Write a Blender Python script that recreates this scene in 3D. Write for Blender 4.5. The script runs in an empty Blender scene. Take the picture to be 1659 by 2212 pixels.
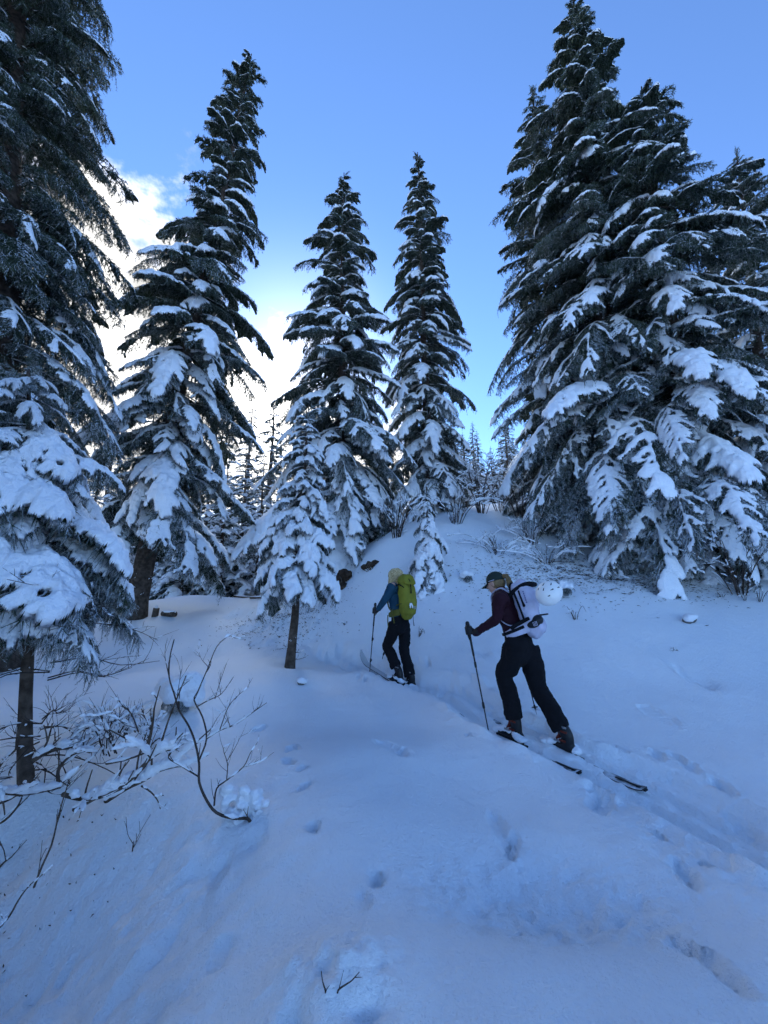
import bpy, bmesh, math, random
import numpy as np
from mathutils import Vector, Matrix

R = math.radians
scene = bpy.context.scene
COL = scene.collection

# ------------------------------------------------------------------ camera
CAM = Vector((0.0, 0.0, 1.6))
PITCH = R(10.0)
FPX, CX, CY = 833.0, 829.5, 1106.0            # focal length and centre measured on a 1659 x 2212 view
cam_data = bpy.data.cameras.new("camera")
cam_data.sensor_fit = 'VERTICAL'
cam_data.sensor_height = 24.0
cam_data.lens = 12.0 * FPX / CY
cam_data.clip_start = 0.05
cam_data.clip_end = 3000.0
cam = bpy.data.objects.new("camera", cam_data)
cam.location = CAM
cam.rotation_euler = (math.pi / 2 + PITCH, 0, 0)
COL.objects.link(cam)
scene.camera = cam

# ------------------------------------------------------------------ sky, sun, exposure
SUN_EL, SUN_AZ = R(27.0), R(-13.0)            # azimuth from +Y, towards +X
SUN_DIR = Vector((math.sin(SUN_AZ) * math.cos(SUN_EL), math.cos(SUN_AZ) * math.cos(SUN_EL), math.sin(SUN_EL)))
world = bpy.data.worlds.new("World")
scene.world = world
world.use_nodes = True
wn, wl = world.node_tree.nodes, world.node_tree.links
wn.clear()
w_out = wn.new("ShaderNodeOutputWorld")
w_bg = wn.new("ShaderNodeBackground")
w_bg.inputs["Strength"].default_value = 0.127
w_sky = wn.new("ShaderNodeTexSky")
w_sky.sky_type = 'NISHITA'
w_sky.sun_disc = False
w_sky.sun_elevation = SUN_EL
w_sky.sun_rotation = SUN_AZ
w_sky.altitude = 1400
w_sky.air_density = 1.0
w_sky.dust_density = 0.0
w_sky.ozone_density = 2.2
w_co = wn.new("ShaderNodeTexCoord")


def wmath(op, a, b=None, clamp=False):
    n = wn.new("ShaderNodeMath")
    n.operation = op
    n.use_clamp = clamp
    for i, v in enumerate((a, b)):
        if v is None:
            continue
        if isinstance(v, (int, float)):
            n.inputs[i].default_value = v
        else:
            wl.new(v, n.inputs[i])
    return n.outputs[0]


w_sep = wn.new("ShaderNodeSeparateXYZ")
wl.new(w_co.outputs["Generated"], w_sep.inputs[0])
wx, wy, wz = w_sep.outputs
w_dot = wn.new("ShaderNodeVectorMath")
w_dot.operation = 'DOT_PRODUCT'
wl.new(w_co.outputs["Generated"], w_dot.inputs[0])
w_dot.inputs[1].default_value = SUN_DIR
wdot = w_dot.outputs["Value"]
w_map = wn.new("ShaderNodeMapping")
w_map.inputs["Scale"].default_value = (1.0, 1.0, 1.5)
w_map.inputs["Location"].default_value = (4.4, 0.9, 2.3)
wl.new(w_co.outputs["Generated"], w_map.inputs[0])
w_noise = wn.new("ShaderNodeTexNoise")
w_noise.inputs["Scale"].default_value = 4.2
w_noise.inputs["Detail"].default_value = 7.0
w_noise.inputs["Roughness"].default_value = 0.56
wl.new(w_map.outputs[0], w_noise.inputs["Vector"])
# the cloud bank stands low on the sun's side of the sky and thins out away from it
edge = wmath('ADD', wmath('MULTIPLY', wx, -0.60), 0.295)
edge = wmath('SUBTRACT', edge, wmath('MULTIPLY', wmath('SUBTRACT', 0.80, wdot), 0.75, ))
cloud = wmath('ADD', wmath('MULTIPLY', wmath('SUBTRACT', edge, wz), 1.6),
              wmath('MULTIPLY', wmath('SUBTRACT', w_noise.outputs["Fac"], 0.5), 1.7))
cloud = wmath('MULTIPLY', wmath('ADD', cloud, 0.04), 4.5, clamp=True)
cloud = wmath('MULTIPLY', wmath('MULTIPLY', cloud, cloud), wmath('SUBTRACT', 3.0, wmath('MULTIPLY', cloud, 2.0)), clamp=True)
near_sun = wmath('POWER', wmath('MAXIMUM', wdot, 0.0), 7.0)
w_n2 = wn.new("ShaderNodeTexNoise")
w_n2.inputs["Scale"].default_value = 7.0
w_n2.inputs["Detail"].default_value = 5.0
wl.new(w_map.outputs[0], w_n2.inputs["Vector"])
shade = wmath('MULTIPLY', wmath('SUBTRACT', w_n2.outputs["Fac"], 0.36), 4.0, clamp=True)      # thin and thick parts
c_val = wmath('ADD', wmath('MULTIPLY', near_sun, wmath('ADD', wmath('MULTIPLY', shade, 9.0), 0.6)), 2.3)
halo = wmath('MULTIPLY', wmath('POWER', wmath('MAXIMUM', wdot, 0.0), 60.0), 4.0)  # haze lit up around the veiled sun
w_ccol = wn.new("ShaderNodeCombineXYZ")
wl.new(wmath('MULTIPLY', c_val, 1.0), w_ccol.inputs[0])
wl.new(wmath('MULTIPLY', c_val, 0.985), w_ccol.inputs[1])
wl.new(wmath('MULTIPLY', c_val, 0.96), w_ccol.inputs[2])
w_tint = wn.new("ShaderNodeMix")
w_tint.data_type = 'RGBA'
w_tint.blend_type = 'MULTIPLY'
w_tint.inputs["Factor"].default_value = 1.0
wl.new(w_sky.outputs[0], w_tint.inputs["A"])
w_tint.inputs["B"].default_value = (0.68, 0.84, 1.06, 1)
w_mix = wn.new("ShaderNodeMix")
w_mix.data_type = 'RGBA'
wl.new(cloud, w_mix.inputs["Factor"])
wl.new(w_tint.outputs["Result"], w_mix.inputs["A"])
wl.new(w_ccol.outputs[0], w_mix.inputs["B"])
w_add = wn.new("ShaderNodeVectorMath")
w_add.operation = 'ADD'
w_hal = wn.new("ShaderNodeCombineXYZ")
for i_ in range(3):
    wl.new(halo, w_hal.inputs[i_])
wl.new(w_mix.outputs["Result"], w_add.inputs[0])
wl.new(w_hal.outputs[0], w_add.inputs[1])
wl.new(w_add.outputs[0], w_bg.inputs["Color"])
wl.new(w_bg.outputs[0], w_out.inputs["Surface"])

sun_data = bpy.data.lights.new("sun", 'SUN')
sun_data.energy = 1.5
sun_data.angle = R(35)
sun_data.color = (0.84, 0.93, 1.0)
sun = bpy.data.objects.new("sun", sun_data)
sun.rotation_euler = SUN_DIR.to_track_quat('Z', 'Y').to_euler()
COL.objects.link(sun)

scene.view_settings.view_transform = 'Standard'
scene.view_settings.look = 'None'
scene.view_settings.exposure = 1.38
scene.view_settings.gamma = 1.0
scene.cycles.use_denoising = True
scene.cycles.max_bounces = 5
scene.cycles.diffuse_bounces = 4
scene.cycles.glossy_bounces = 1
scene.cycles.debug_use_spatial_splits = True
scene.cycles.use_adaptive_sampling = True
scene.cycles.adaptive_threshold = 0.03
scene.cycles.caustics_reflective = False
scene.cycles.caustics_refractive = False
scene.cycles.transmission_bounces = 2


# ------------------------------------------------------------------ measuring helpers
def ray(px, py):
    """Direction (x, y, z) of the photograph's view ray through a measured point, y = 1 scaled."""
    dx, dy = (px - CX) / FPX, (CY - py) / FPX
    y = math.cos(PITCH) - dy * math.sin(PITCH)
    z = math.sin(PITCH) + dy * math.cos(PITCH)
    return Vector((dx / y, 1.0, z / y))


def at(px, py, Y):
    return CAM + ray(px, py) * Y


class Frame:
    """A person's own frame (f forward, l left, u up at C); J finds the point of the side plane at a lateral offset
    that the photograph shows at a measured place."""
    def __init__(self, C, head_deg, crop):
        a = R(head_deg)
        self.C = Vector(C)
        self.f = Vector((-math.sin(a), math.cos(a), 0)); self.l = Vector((-math.cos(a), -math.sin(a), 0)); self.u = Vector((0, 0, 1))
        self.crop = crop

    def J(self, u, v, b):
        x0, y0, k = self.crop
        r = ray((x0 + u / k) / 1.507, (y0 + v / k) / 1.507)
        n = self.l
        t = (self.C + n * b - CAM).dot(n) / r.dot(n)
        return CAM + r * t

    def off(self, p, f=0, l=0, u=0):
        return Vector(p) + self.f * f + self.l * l + self.u * u



# the two hikers' places, headings (degrees left of +Y) and the crops their joints were measured in
F1 = Frame((1.50, 4.08, 0.0), 38, (1450, 1820, 3.318))
F2 = Frame((0.30, 6.25, 0.0), 42, (1130, 1820, 4.4229))
FEET1 = [F1.J(1245, 2062, -0.07), F1.J(705, 1935, 0.07)]       # rear, front sole centres
FEET2 = [F2.J(880, 1835, -0.06), F2.J(705, 1765, 0.06)]


# ------------------------------------------------------------------ object helpers
def tag(o, label=None, cat=None, group=None, kind=None):
    if label: o["label"] = label
    if cat: o["category"] = cat
    if group: o["group"] = group
    if kind: o["kind"] = kind
    return o


def link(o, parent=None):
    COL.objects.link(o)
    if parent is not None:
        o.parent = parent
    return o


def empty(name, loc=(0, 0, 0), rot=(0, 0, 0)):
    o = bpy.data.objects.new(name, None)
    o.location = loc
    o.rotation_euler = rot
    o.empty_display_size = 0.1
    return link(o)


def np_mesh(name, V, F, mats, mat_idx=None, smooth=True):
    """V (n,3); F (m,3) or (m,4) int arrays, or a list of such arrays."""
    me = bpy.data.meshes.new(name)
    Fs = F if isinstance(F, list) else [F]
    Fs = [np.asarray(f, dtype=np.int32) for f in Fs if len(f)]
    V = np.asarray(V, dtype=np.float32)
    me.vertices.add(len(V))
    me.vertices.foreach_set("co", V.ravel())
    loops = np.concatenate([f.ravel() for f in Fs])
    tot = np.concatenate([np.full(len(f), f.shape[1], dtype=np.int32) for f in Fs])
    start = np.concatenate([[0], np.cumsum(tot)[:-1]]).astype(np.int32)
    me.loops.add(len(loops))
    me.loops.foreach_set("vertex_index", loops)
    me.polygons.add(len(tot))
    me.polygons.foreach_set("loop_start", start)
    me.polygons.foreach_set("loop_total", tot)
    if mat_idx is not None:
        me.polygons.foreach_set("material_index", np.asarray(mat_idx, dtype=np.int32))
    me.polygons.foreach_set("use_smooth", np.full(len(tot), smooth))
    me.update(calc_edges=True)
    for m in (mats if isinstance(mats, (list, tuple)) else [mats]):
        me.materials.append(m)
    return me


def mesh_obj(name, V, F, mats, parent=None, mat_idx=None, smooth=True):
    o = bpy.data.objects.new(name, np_mesh(name, V, F, mats, mat_idx, smooth))
    return link(o, parent)


# ------------------------------------------------------------------ materials
def mat(name, base, rough=0.6, noise=None, bump=None, spec=0.3, metal=0.0, sss=0.0):
    """noise = (second colour, scale, detail); bump = list of (scale, strength, distance)"""
    m = bpy.data.materials.new(name)
    m.use_nodes = True
    n, l = m.node_tree.nodes, m.node_tree.links
    b = n["Principled BSDF"]
    b.inputs["Base Color"].default_value = (*base, 1)
    b.inputs["Roughness"].default_value = rough
    b.inputs["Specular IOR Level"].default_value = spec
    b.inputs["Metallic"].default_value = metal
    if sss:
        b.inputs["Subsurface Weight"].default_value = sss
    tc = n.new("ShaderNodeTexCoord")
    if noise:
        c2, sc, det = noise
        t = n.new("ShaderNodeTexNoise")
        t.inputs["Scale"].default_value = sc
        t.inputs["Detail"].default_value = det
        l.new(tc.outputs["Object"], t.inputs["Vector"])
        r = n.new("ShaderNodeValToRGB")
        r.color_ramp.elements[0].position = 0.38
        r.color_ramp.elements[1].position = 0.64
        r.color_ramp.elements[0].color = (*base, 1)
        r.color_ramp.elements[1].color = (*c2, 1)
        l.new(t.outputs["Fac"], r.inputs[0])
        l.new(r.outputs[0], b.inputs["Base Color"])
    prev = None
    for sc, st, dist in (bump or []):
        t = n.new("ShaderNodeTexNoise")
        t.inputs["Scale"].default_value = sc
        t.inputs["Detail"].default_value = 5.0
        t.inputs["Roughness"].default_value = 0.6
        l.new(tc.outputs["Object"], t.inputs["Vector"])
        bp = n.new("ShaderNodeBump")
        bp.inputs["Strength"].default_value = st
        bp.inputs["Distance"].default_value = dist
        l.new(t.outputs["Fac"], bp.inputs["Height"])
        if prev:
            l.new(prev.outputs[0], bp.inputs["Normal"])
        prev = bp
    if prev:
        l.new(prev.outputs[0], b.inputs["Normal"])
    return m


M_SNOW = mat("snow", (0.895, 0.93, 0.965), 0.55, noise=((0.91, 0.94, 0.97), 3.0, 4.0),
             bump=[(9.0, 0.45, 0.04), (50.0, 0.9, 0.016), (170.0, 0.9, 0.006)], spec=0.25)
M_TSNOW = mat("tree_snow", (0.88, 0.90, 0.94), 0.6, bump=[(12.0, 0.9, 0.04), (42.0, 0.8, 0.014), (120.0, 0.5, 0.004)], spec=0.2)
M_NEEDLE = mat("spruce_needles", (0.024, 0.040, 0.024), 0.6, noise=((0.050, 0.070, 0.036), 2.5, 3.0), spec=0.25)
M_MAT = mat("needle_mat", (0.016, 0.026, 0.016), 0.8, noise=((0.055, 0.075, 0.045), 45.0, 3.0), bump=[(60.0, 1.0, 0.03)], spec=0.1)


def frost(m, lo=0.45, hi=0.95, amt=0.75):
    """fine snow caught on the upward faces of needles and bark"""
    n, l = m.node_tree.nodes, m.node_tree.links
    b = n["Principled BSDF"]
    src = b.inputs["Base Color"].links[0].from_socket
    g = n.new("ShaderNodeNewGeometry"); sp = n.new("ShaderNodeSeparateXYZ")
    l.new(g.outputs["True Normal"], sp.inputs[0])
    mr = n.new("ShaderNodeMapRange")
    mr.inputs["From Min"].default_value = lo; mr.inputs["From Max"].default_value = hi; mr.inputs["To Max"].default_value = amt
    l.new(sp.outputs[2], mr.inputs["Value"])
    t = n.new("ShaderNodeTexNoise"); t.inputs["Scale"].default_value = 5.0; t.inputs["Detail"].default_value = 3.0
    tc = n.new("ShaderNodeTexCoord"); l.new(tc.outputs["Object"], t.inputs["Vector"])
    r = n.new("ShaderNodeMapRange"); r.inputs["From Min"].default_value = 0.36; r.inputs["From Max"].default_value = 0.52
    l.new(t.outputs["Fac"], r.inputs["Value"])
    mu = n.new("ShaderNodeMath"); mu.operation = 'MULTIPLY'
    l.new(mr.outputs[0], mu.inputs[0]); l.new(r.outputs[0], mu.inputs[1])
    mx = n.new("ShaderNodeMix"); mx.data_type = 'RGBA'
    l.new(mu.outputs[0], mx.inputs["Factor"]); l.new(src, mx.inputs["A"]); mx.inputs["B"].default_value = (0.78, 0.83, 0.92, 1)
    l.new(mx.outputs["Result"], b.inputs["Base Color"])


frost(M_NEEDLE, -0.30, 0.60, 0.85)
M_BARK = mat("bark", (0.055, 0.040, 0.030), 0.9, noise=((0.13, 0.10, 0.08), 12.0, 6.0),
             bump=[(25.0, 0.9, 0.02), (90.0, 0.6, 0.006)], spec=0.15)
M_TWIG = mat("twig_wood", (0.040, 0.030, 0.025), 0.85, noise=((0.085, 0.065, 0.055), 18.0, 3.0), spec=0.2)
M_SOIL = mat("forest_soil", (0.030, 0.020, 0.014), 0.95, noise=((0.075, 0.05, 0.035), 9.0, 6.0),
             bump=[(20.0, 0.9, 0.03)], spec=0.1)
M_ROCK = mat("rock", (0.10, 0.10, 0.10), 0.85, noise=((0.20, 0.19, 0.18), 7.0, 6.0), bump=[(15.0, 0.8, 0.03)])

# ------------------------------------------------------------------ terrain
_rs = np.random.RandomState(7)


class VNoise:
    """Smooth value noise on a lattice, vectorised (2-D)."""
    def __init__(self, seed):
        self.t = np.random.RandomState(seed).rand(256, 256)

    def __call__(self, x, y):
        x = np.asarray(x, float); y = np.asarray(y, float)
        xi, yi = np.floor(x).astype(int), np.floor(y).astype(int)
        fx, fy = x - xi, y - yi
        fx = fx * fx * fx * (fx * (fx * 6 - 15) + 10); fy = fy * fy * fy * (fy * (fy * 6 - 15) + 10)
        g = lambda i, j: self.t[i & 255, j & 255]
        a = g(xi, yi) * (1 - fx) + g(xi + 1, yi) * fx
        b = g(xi, yi + 1) * (1 - fx) + g(xi + 1, yi + 1) * fx
        return (a * (1 - fy) + b * fy) * 2 - 1

    def fbm(self, x, y, octs=4, gain=0.5):
        s, a = 0.0, 1.0
        for k in range(octs):
            s = s + a * self(x * 2 ** k + 17.3 * k, y * 2 ** k + 5.1 * k)
            a *= gain
        return s


VN = VNoise(3)


def far_height(x, y):
    u = 0.50 * x + 0.866 * y - 17.0
    sp = np.where(u > 12, u, np.log1p(np.exp(np.minimum(u, 12.0) / 2.0)) * 2.0)
    hill = 70.0 * np.tanh(0.36 * sp / 70.0)
    return 0.55 + 0.02 * np.clip(y, -60, 20) + hill


ANCH_PX = [(830, 2212, 1.5), (0, 2212, 2.35), (300, 2212, 1.85), (550, 2000, 2.05), (1659, 2212, 1.5), (830, 1900, 2.2), (480, 1765, 2.75), (200, 1760, 3.0),
           (60, 1720, 3.3), (1659, 1830, 2.65), (1395, 1705, 3.3),
           (625, 1435, 6.3), (480, 1600, 4.0), (300, 1325, 10), (400, 1287, 12.5), (550, 1290, 12.5), (540, 1340, 9.5),
           (740, 1360, 8.5), (720, 1285, 10.3), (830, 1230, 10), (830, 1170, 11), (1060, 1110, 12.5), (1000, 1300, 8.2),
           (1250, 1300, 7.5), (1250, 1215, 9.5), (1400, 1235, 9.0), (1400, 1400, 6.2), (1600, 1275, 8), (1659, 1450, 5.6),
           (1300, 1500, 5.2), (1500, 1600, 4.1), (1050, 1430, 6.2), (200, 1450, 6.5), (0, 1500, 5.0), (300, 1950, 2.5), (0, 1900, 3.0),
           (1300, 1950, 2.1)]
_an = [tuple(at(*a)) for a in ANCH_PX]
_an += [(q.x, q.y, q.z + 0.125) for q in FEET1] + [(q.x, q.y, q.z + 0.105) for q in FEET2]
_an += [((FEET2[1] + F2.f * 0.9).x, (FEET2[1] + F2.f * 0.9).y, FEET2[1].z + 0.08), ((FEET1[1] + F1.f * 0.8).x, (FEET1[1] + F1.f * 0.8).y, FEET1[1].z + 0.13)]
_an += [(0, -3, 0.1), (-6, -3, 0.0), (6, -3, 0.1), (-9, 3, 0.2), (9, 3, 0.5), (-7.5, 16, 0.35), (-3.5, 16.5, 0.8), (2, 16, 4.2),
        (8, 14, 4.3), (12, 9, 2.6), (-13, 9, 0.5)]
for k in range(20):
    th = 2 * math.pi * k / 20
    p = (24 * math.cos(th), 6 + 24 * math.sin(th))
    _an.append((*p, float(far_height(np.array(p[0]), np.array(p[1])))))
_an = np.array(_an)


def _tps(r2):
    return np.where(r2 > 1e-9, 0.5 * r2 * np.log(np.maximum(r2, 1e-9)), 0.0)


def _fit():
    n = len(_an)
    d2 = ((_an[:, None, :2] - _an[None, :, :2]) ** 2).sum(-1)
    A = np.zeros((n + 3, n + 3))
    A[:n, :n] = _tps(d2) + np.eye(n) * 0.08
    A[:n, n] = 1; A[:n, n + 1:] = _an[:, :2]
    A[n, :n] = 1; A[n + 1:, :n] = _an[:, :2].T
    return np.linalg.solve(A, np.concatenate([_an[:, 2], np.zeros(3)]))


_W = _fit()


def base_height(x, y):
    x = np.asarray(x, float); y = np.asarray(y, float)
    sh = np.broadcast(x, y).shape
    X, Y = np.broadcast_to(x, sh).ravel(), np.broadcast_to(y, sh).ravel()
    z = np.empty(len(X))
    for i in range(0, len(X), 20000):
        a, b = X[i:i + 20000], Y[i:i + 20000]
        r2 = (a[:, None] - _an[None, :, 0]) ** 2 + (b[:, None] - _an[None, :, 1]) ** 2
        z[i:i + 20000] = _tps(r2) @ _W[:-3] + _W[-3] + _W[-2] * a + _W[-1] * b
    d = np.hypot(X, Y - 6)
    t = np.clip((d - 15.0) / 8.0, 0, 1)
    t = t * t * (3 - 2 * t)
    z = z * (1 - t) + far_height(X, Y) * t
    return z.reshape(sh)


def bh(x, y):
    return float(base_height(np.array([x]), np.array([y]))[0])


def ground_at(px, py, y0=0.9, y1=40.0):
    """Where the view ray through a measured point meets the smooth terrain."""
    ys = np.geomspace(y0, y1, 900)
    r = ray(px, py)
    xs, zs = CAM.x + r.x * ys, CAM.z + r.z * ys
    g = base_height(xs, ys)
    k = np.argmax(zs <= g) if (zs <= g).any() else len(ys) - 1
    return Vector((xs[k], ys[k], g[k]))


def poly_dist(X, Y, pts):
    """distance to a polyline, signed side offset and arc length"""
    best = np.full(X.shape, 1e9); side = np.zeros(X.shape); arc = np.zeros(X.shape)
    s0 = 0.0
    for (ax, ay), (bx, by) in zip(pts[:-1], pts[1:]):
        L = math.hypot(bx - ax, by - ay)
        ux, uy = (bx - ax) / L, (by - ay) / L
        t = np.clip((X - ax) * ux + (Y - ay) * uy, 0, L)
        dx, dy = X - ax - ux * t, Y - ay - uy * t
        d = np.hypot(dx, dy)
        m = d < best
        best = np.where(m, d, best)
        side = np.where(m, ux * dy - uy * dx, side)
        arc = np.where(m, s0 + t, arc)
        s0 += L
    return best, side, arc


TRACK_PX = [(1800, 1905), (1659, 1832), (1540, 1768), (1400, 1702), (1240, 1637), (1110, 1583), (1000, 1535), (900, 1488), (770, 1447)]
TRACK = [tuple(ground_at(*p)[:2]) for p in TRACK_PX[:3]]
_m1, _m2 = (FEET1[0] + FEET1[1]) / 2, (FEET2[0] + FEET2[1]) / 2
TRACK += [tuple((_m1 + F1.f * k)[:2]) for k in (-1.0, -0.5, 0.0, 0.5)] + [tuple((_m2 + F2.f * k)[:2]) for k in (-1.0, -0.5, 0.0, 0.45)]
# extend behind the picture so the trail does not stop at its edge
_d = (TRACK[0][0] - TRACK[1][0], TRACK[0][1] - TRACK[1][1]); _l = math.hypot(*_d)
TRACK = [(TRACK[0][0] + _d[0] / _l * k, TRACK[0][1] + _d[1] / _l * k - 0.1 * k * k) for k in (5, 2.5)] + TRACK
TRAIL = [tuple(ground_at(*p)[:2]) for p in [(740, 1440), (640, 1390), (560, 1350), (500, 1320), (455, 1297)]]
PRINTS = []     # x, y, radius along, radius across, angle, depth
for px, py, ra, rb, dep in [(660, 1695, .055, .035, .05), (676, 1800, .05, .035, .045), (812, 1915, .045, .03, .055), (785, 1962, .04, .03, .02),
                            (845, 1615, .16, .07, .03), (870, 1622, .05, .04, .03), (1080, 1795, .16, .04, .035), (1105, 1825, .07, .03, .03),
                            (1480, 1890, .10, .045, .06), (1535, 2090, .14, .05, .05), (632, 1610, .07, .05, .05), (622, 1640, .06, .04, .04),
                            (655, 1655, .04, .03, .04), (1295, 1728, .13, .07, .05), (1280, 1705, .07, .04, .04), (1340, 1720, .06, .04, .03),
                            (1420, 1630, .10, .05, .05), (1460, 1632, .08, .04, .05), (1330, 1610, .10, .04, .035), (1490, 1655, .09, .05, .04),
                            (1500, 1468, .22, .10, .08), (735, 1450, .09, .06, .05), (560, 1565, .07, .05, .05), (480, 1850, .08, .05, .03),
                            (1170, 1560, .12, .06, .05), (960, 1478, .35, .05, .03), (475, 2060, .05, .05, .02), (1045, 1415, .16, .08, .03),
                            (1420, 1545, .2, .1, .025), (690, 1345, .15, .08, .03), (1560, 1700, .14, .06, .05), (1600, 1760, .10, .05, .05)]:
    g = ground_at(px, py)
    PRINTS.append((g.x, g.y, ra * 1.1, rb * 1.0, _rs.uniform(0.9, 2.3), dep * 1.05))
for k in range(16):                     # pole holes beside the track
    i = _rs.randint(0, len(TRACK) - 1); t = _rs.rand(); sd = 1 if k % 2 else -1
    ax_, ay_ = TRACK[i]; bx_, by_ = TRACK[i + 1]
    l_ = math.hypot(bx_ - ax_, by_ - ay_)
    PRINTS.append((ax_ + (bx_ - ax_) * t - sd * (by_ - ay_) / l_ * 0.58, ay_ + (by_ - ay_) * t + sd * (bx_ - ax_) / l_ * 0.58, 0.035, 0.022, _rs.rand() * 3, 0.07))
_g = ground_at(1175, 1935)
HOLLOW = (_g.x, _g.y)
_g = ground_at(735, 2165)
MOUND = (_g.x, _g.y)
WELLS = []        # trees press a hollow into the snow: x, y, radius, depth


def full_height(X, Y):
    Z = base_height(X, Y)
    near = np.clip(1 - (np.hypot(X, Y - 5) - 9) / 8, 0, 1)
    d0, _, _ = poly_dist(X, Y, TRACK)
    near_q = near * (1 - 0.9 * np.exp(-(d0 / 0.55) ** 2))
    Z = Z + near_q * (0.05 * VN.fbm(X * 0.55, Y * 0.55, 3) + 0.012 * VN.fbm(X * 1.9 + 7, Y * 1.9, 3))
    Z = Z + (1 - near) * 0.35 * VN.fbm(X * 0.18, Y * 0.18, 4)
    # rougher snow at the lower left, under the near tree, and under the spruces
    rough = np.clip((-X - 0.2) / 0.9, 0, 1) * np.clip((3.6 - Y) / 1.2, 0, 1)
    Z = Z + rough * (0.045 * VN.fbm(X * 4, Y * 4, 4) + 0.016 * VN.fbm(X * 15, Y * 15, 3))
    litter = np.exp(-(((X - 5.0) / 2.6) ** 2 + ((Y - 9.3) / 1.3) ** 2)) + 0.9 * np.exp(-(((X + 2.6) / 1.1) ** 2 + ((Y - 10.3) / 1.3) ** 2))
    Z = Z + litter * 0.05 * VN.fbm(X * 4.5, Y * 4.5, 4, 0.6)
    # ski track: one packed trench with two grooves
    d, side, arc = poly_dist(X, Y, TRACK)
    wob = 0.03 * VN(arc * 1.3, 0.5)
    s = side + wob
    w = 0.31 + 0.04 * VN(arc * 2.1, 9.0)
    m = d < 1.5
    tr = np.zeros_like(Z)
    tr = -0.080 / (1 + np.exp(np.clip((np.abs(s) - w) * 45, -40, 40)))
    tr += 0.045 * np.exp(-((np.abs(s) - w - 0.08) / 0.07) ** 2) * (0.7 + 0.8 * VN(arc * 5, s * 4))
    tr += -0.060 * (np.exp(-((s - 0.13) / 0.055) ** 6) + np.exp(-((s + 0.13) / 0.055) ** 6))
    tr += 0.012 * VN.fbm(X * 11, Y * 11, 3) * np.exp(-(s / 0.55) ** 4)
    Z = Z + np.where(m, tr, 0)
    tram = np.exp(-(((X - 2.25) / 0.75) ** 2 + ((Y - 2.5) / 0.45) ** 2))
    Z = Z + tram * (0.026 * VN.fbm(X * 5.5, Y * 5.5, 3) + 0.016 * VN.fbm(X * 17, Y * 17, 2))
    # the older trail beyond
    d2, s2, a2 = poly_dist(X, Y, TRAIL)
    Z = Z - 0.10 * np.exp(-(d2 / 0.55) ** 2) + 0.05 * VN.fbm(X * 3.2, Y * 3.2, 3) * np.exp(-(d2 / 0.7) ** 2)
    for x, y, ra, rb, an, dep in PRINTS:
        m = (np.abs(X - x) < 0.7) & (np.abs(Y - y) < 0.7)
        if not m.any():
            continue
        dx, dy = X[m] - x, Y[m] - y
        u = (dx * math.cos(an) + dy * math.sin(an)) / ra
        v = (-dx * math.sin(an) + dy * math.cos(an)) / rb
        q = np.hypot(u, v) + 0.26 * VN.fbm(dx * 16 + x * 9, dy * 16, 2)
        Z[m] += -dep / (1 + np.exp(np.clip((q - 1.0) * 14, -40, 40))) + 0.20 * dep * np.exp(-((q - 1.35) / 0.25) ** 2) * (0.4 + 1.2 * VN(dx * 30, dy * 30)) + 0.25 * dep * VN(dx * 45, dy * 45) * np.exp(-q ** 4)
    # wind hollow with pitted snow
    q = np.sqrt(((X - HOLLOW[0]) / 0.58) ** 2 + ((Y - HOLLOW[1]) / 0.27) ** 2)
    Z = Z - 0.17 * np.exp(-q ** 2) + np.exp(-(q * 0.85) ** 4) * (0.018 * VN.fbm(X * 12, Y * 12, 3, 0.6) + 0.012 * VN.fbm(X * 30, Y * 30, 2))
    # buried tussock at the bottom edge
    q = np.sqrt(((X - MOUND[0] + 0.05) / 0.26) ** 2 + ((Y - MOUND[1] - 0.06) / 0.18) ** 2)
    Z = Z + 0.11 * np.exp(-q ** 2 * 1.2) + np.exp(-q ** 2) * 0.03 * VN.fbm(X * 14, Y * 14, 3)
    q = np.sqrt(((X - MOUND[0] + 0.15) / 0.035) ** 2 + ((Y - MOUND[1] + 0.07) / 0.05) ** 2)
    Z = Z - 0.10 * np.exp(-q ** 2)
    q = np.sqrt(((X - MOUND[0] - 0.10) / 0.06) ** 2 + ((Y - MOUND[1] + 0.10) / 0.03) ** 2)
    Z = Z - 0.05 * np.exp(-q ** 2)
    for x, y, r, dep in WELLS:
        d = np.hypot(X - x, Y - y)
        Z = Z - dep * np.exp(-(d / r) ** 2) + dep * 0.35 * np.exp(-((d - 1.9 * r) / (0.7 * r)) ** 2)
    return Z


def fh(x, y):
    return float(full_height(np.array([float(x)]), np.array([float(y)]))[0])


def gpt(px, py, dz=0.0):
    """where the view ray through a measured point meets the finished snow surface"""
    g = ground_at(px, py)
    r = ray(px, py)
    ys = np.linspace(max(0.6, g.y - 0.9), g.y + 1.2, 160)
    below = CAM.z + r.z * ys <= full_height(CAM.x + r.x * ys, ys)
    y = float(ys[int(np.argmax(below))]) if below.any() else g.y
    return Vector((r.x * y, y, fh(r.x * y, y) + dz))


def _axis(lo, hi, c0, c1, n_core, n_out, far):
    core = np.linspace(c0, c1, n_core)
    a = c0 - (np.geomspace(1, 1 + (c0 - lo), n_out) - 1)[::-1][:-1]
    b = c1 + (np.geomspace(1, 1 + (hi - c1), n_out) - 1)[1:]
    return np.concatenate([a, core, b])


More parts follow.
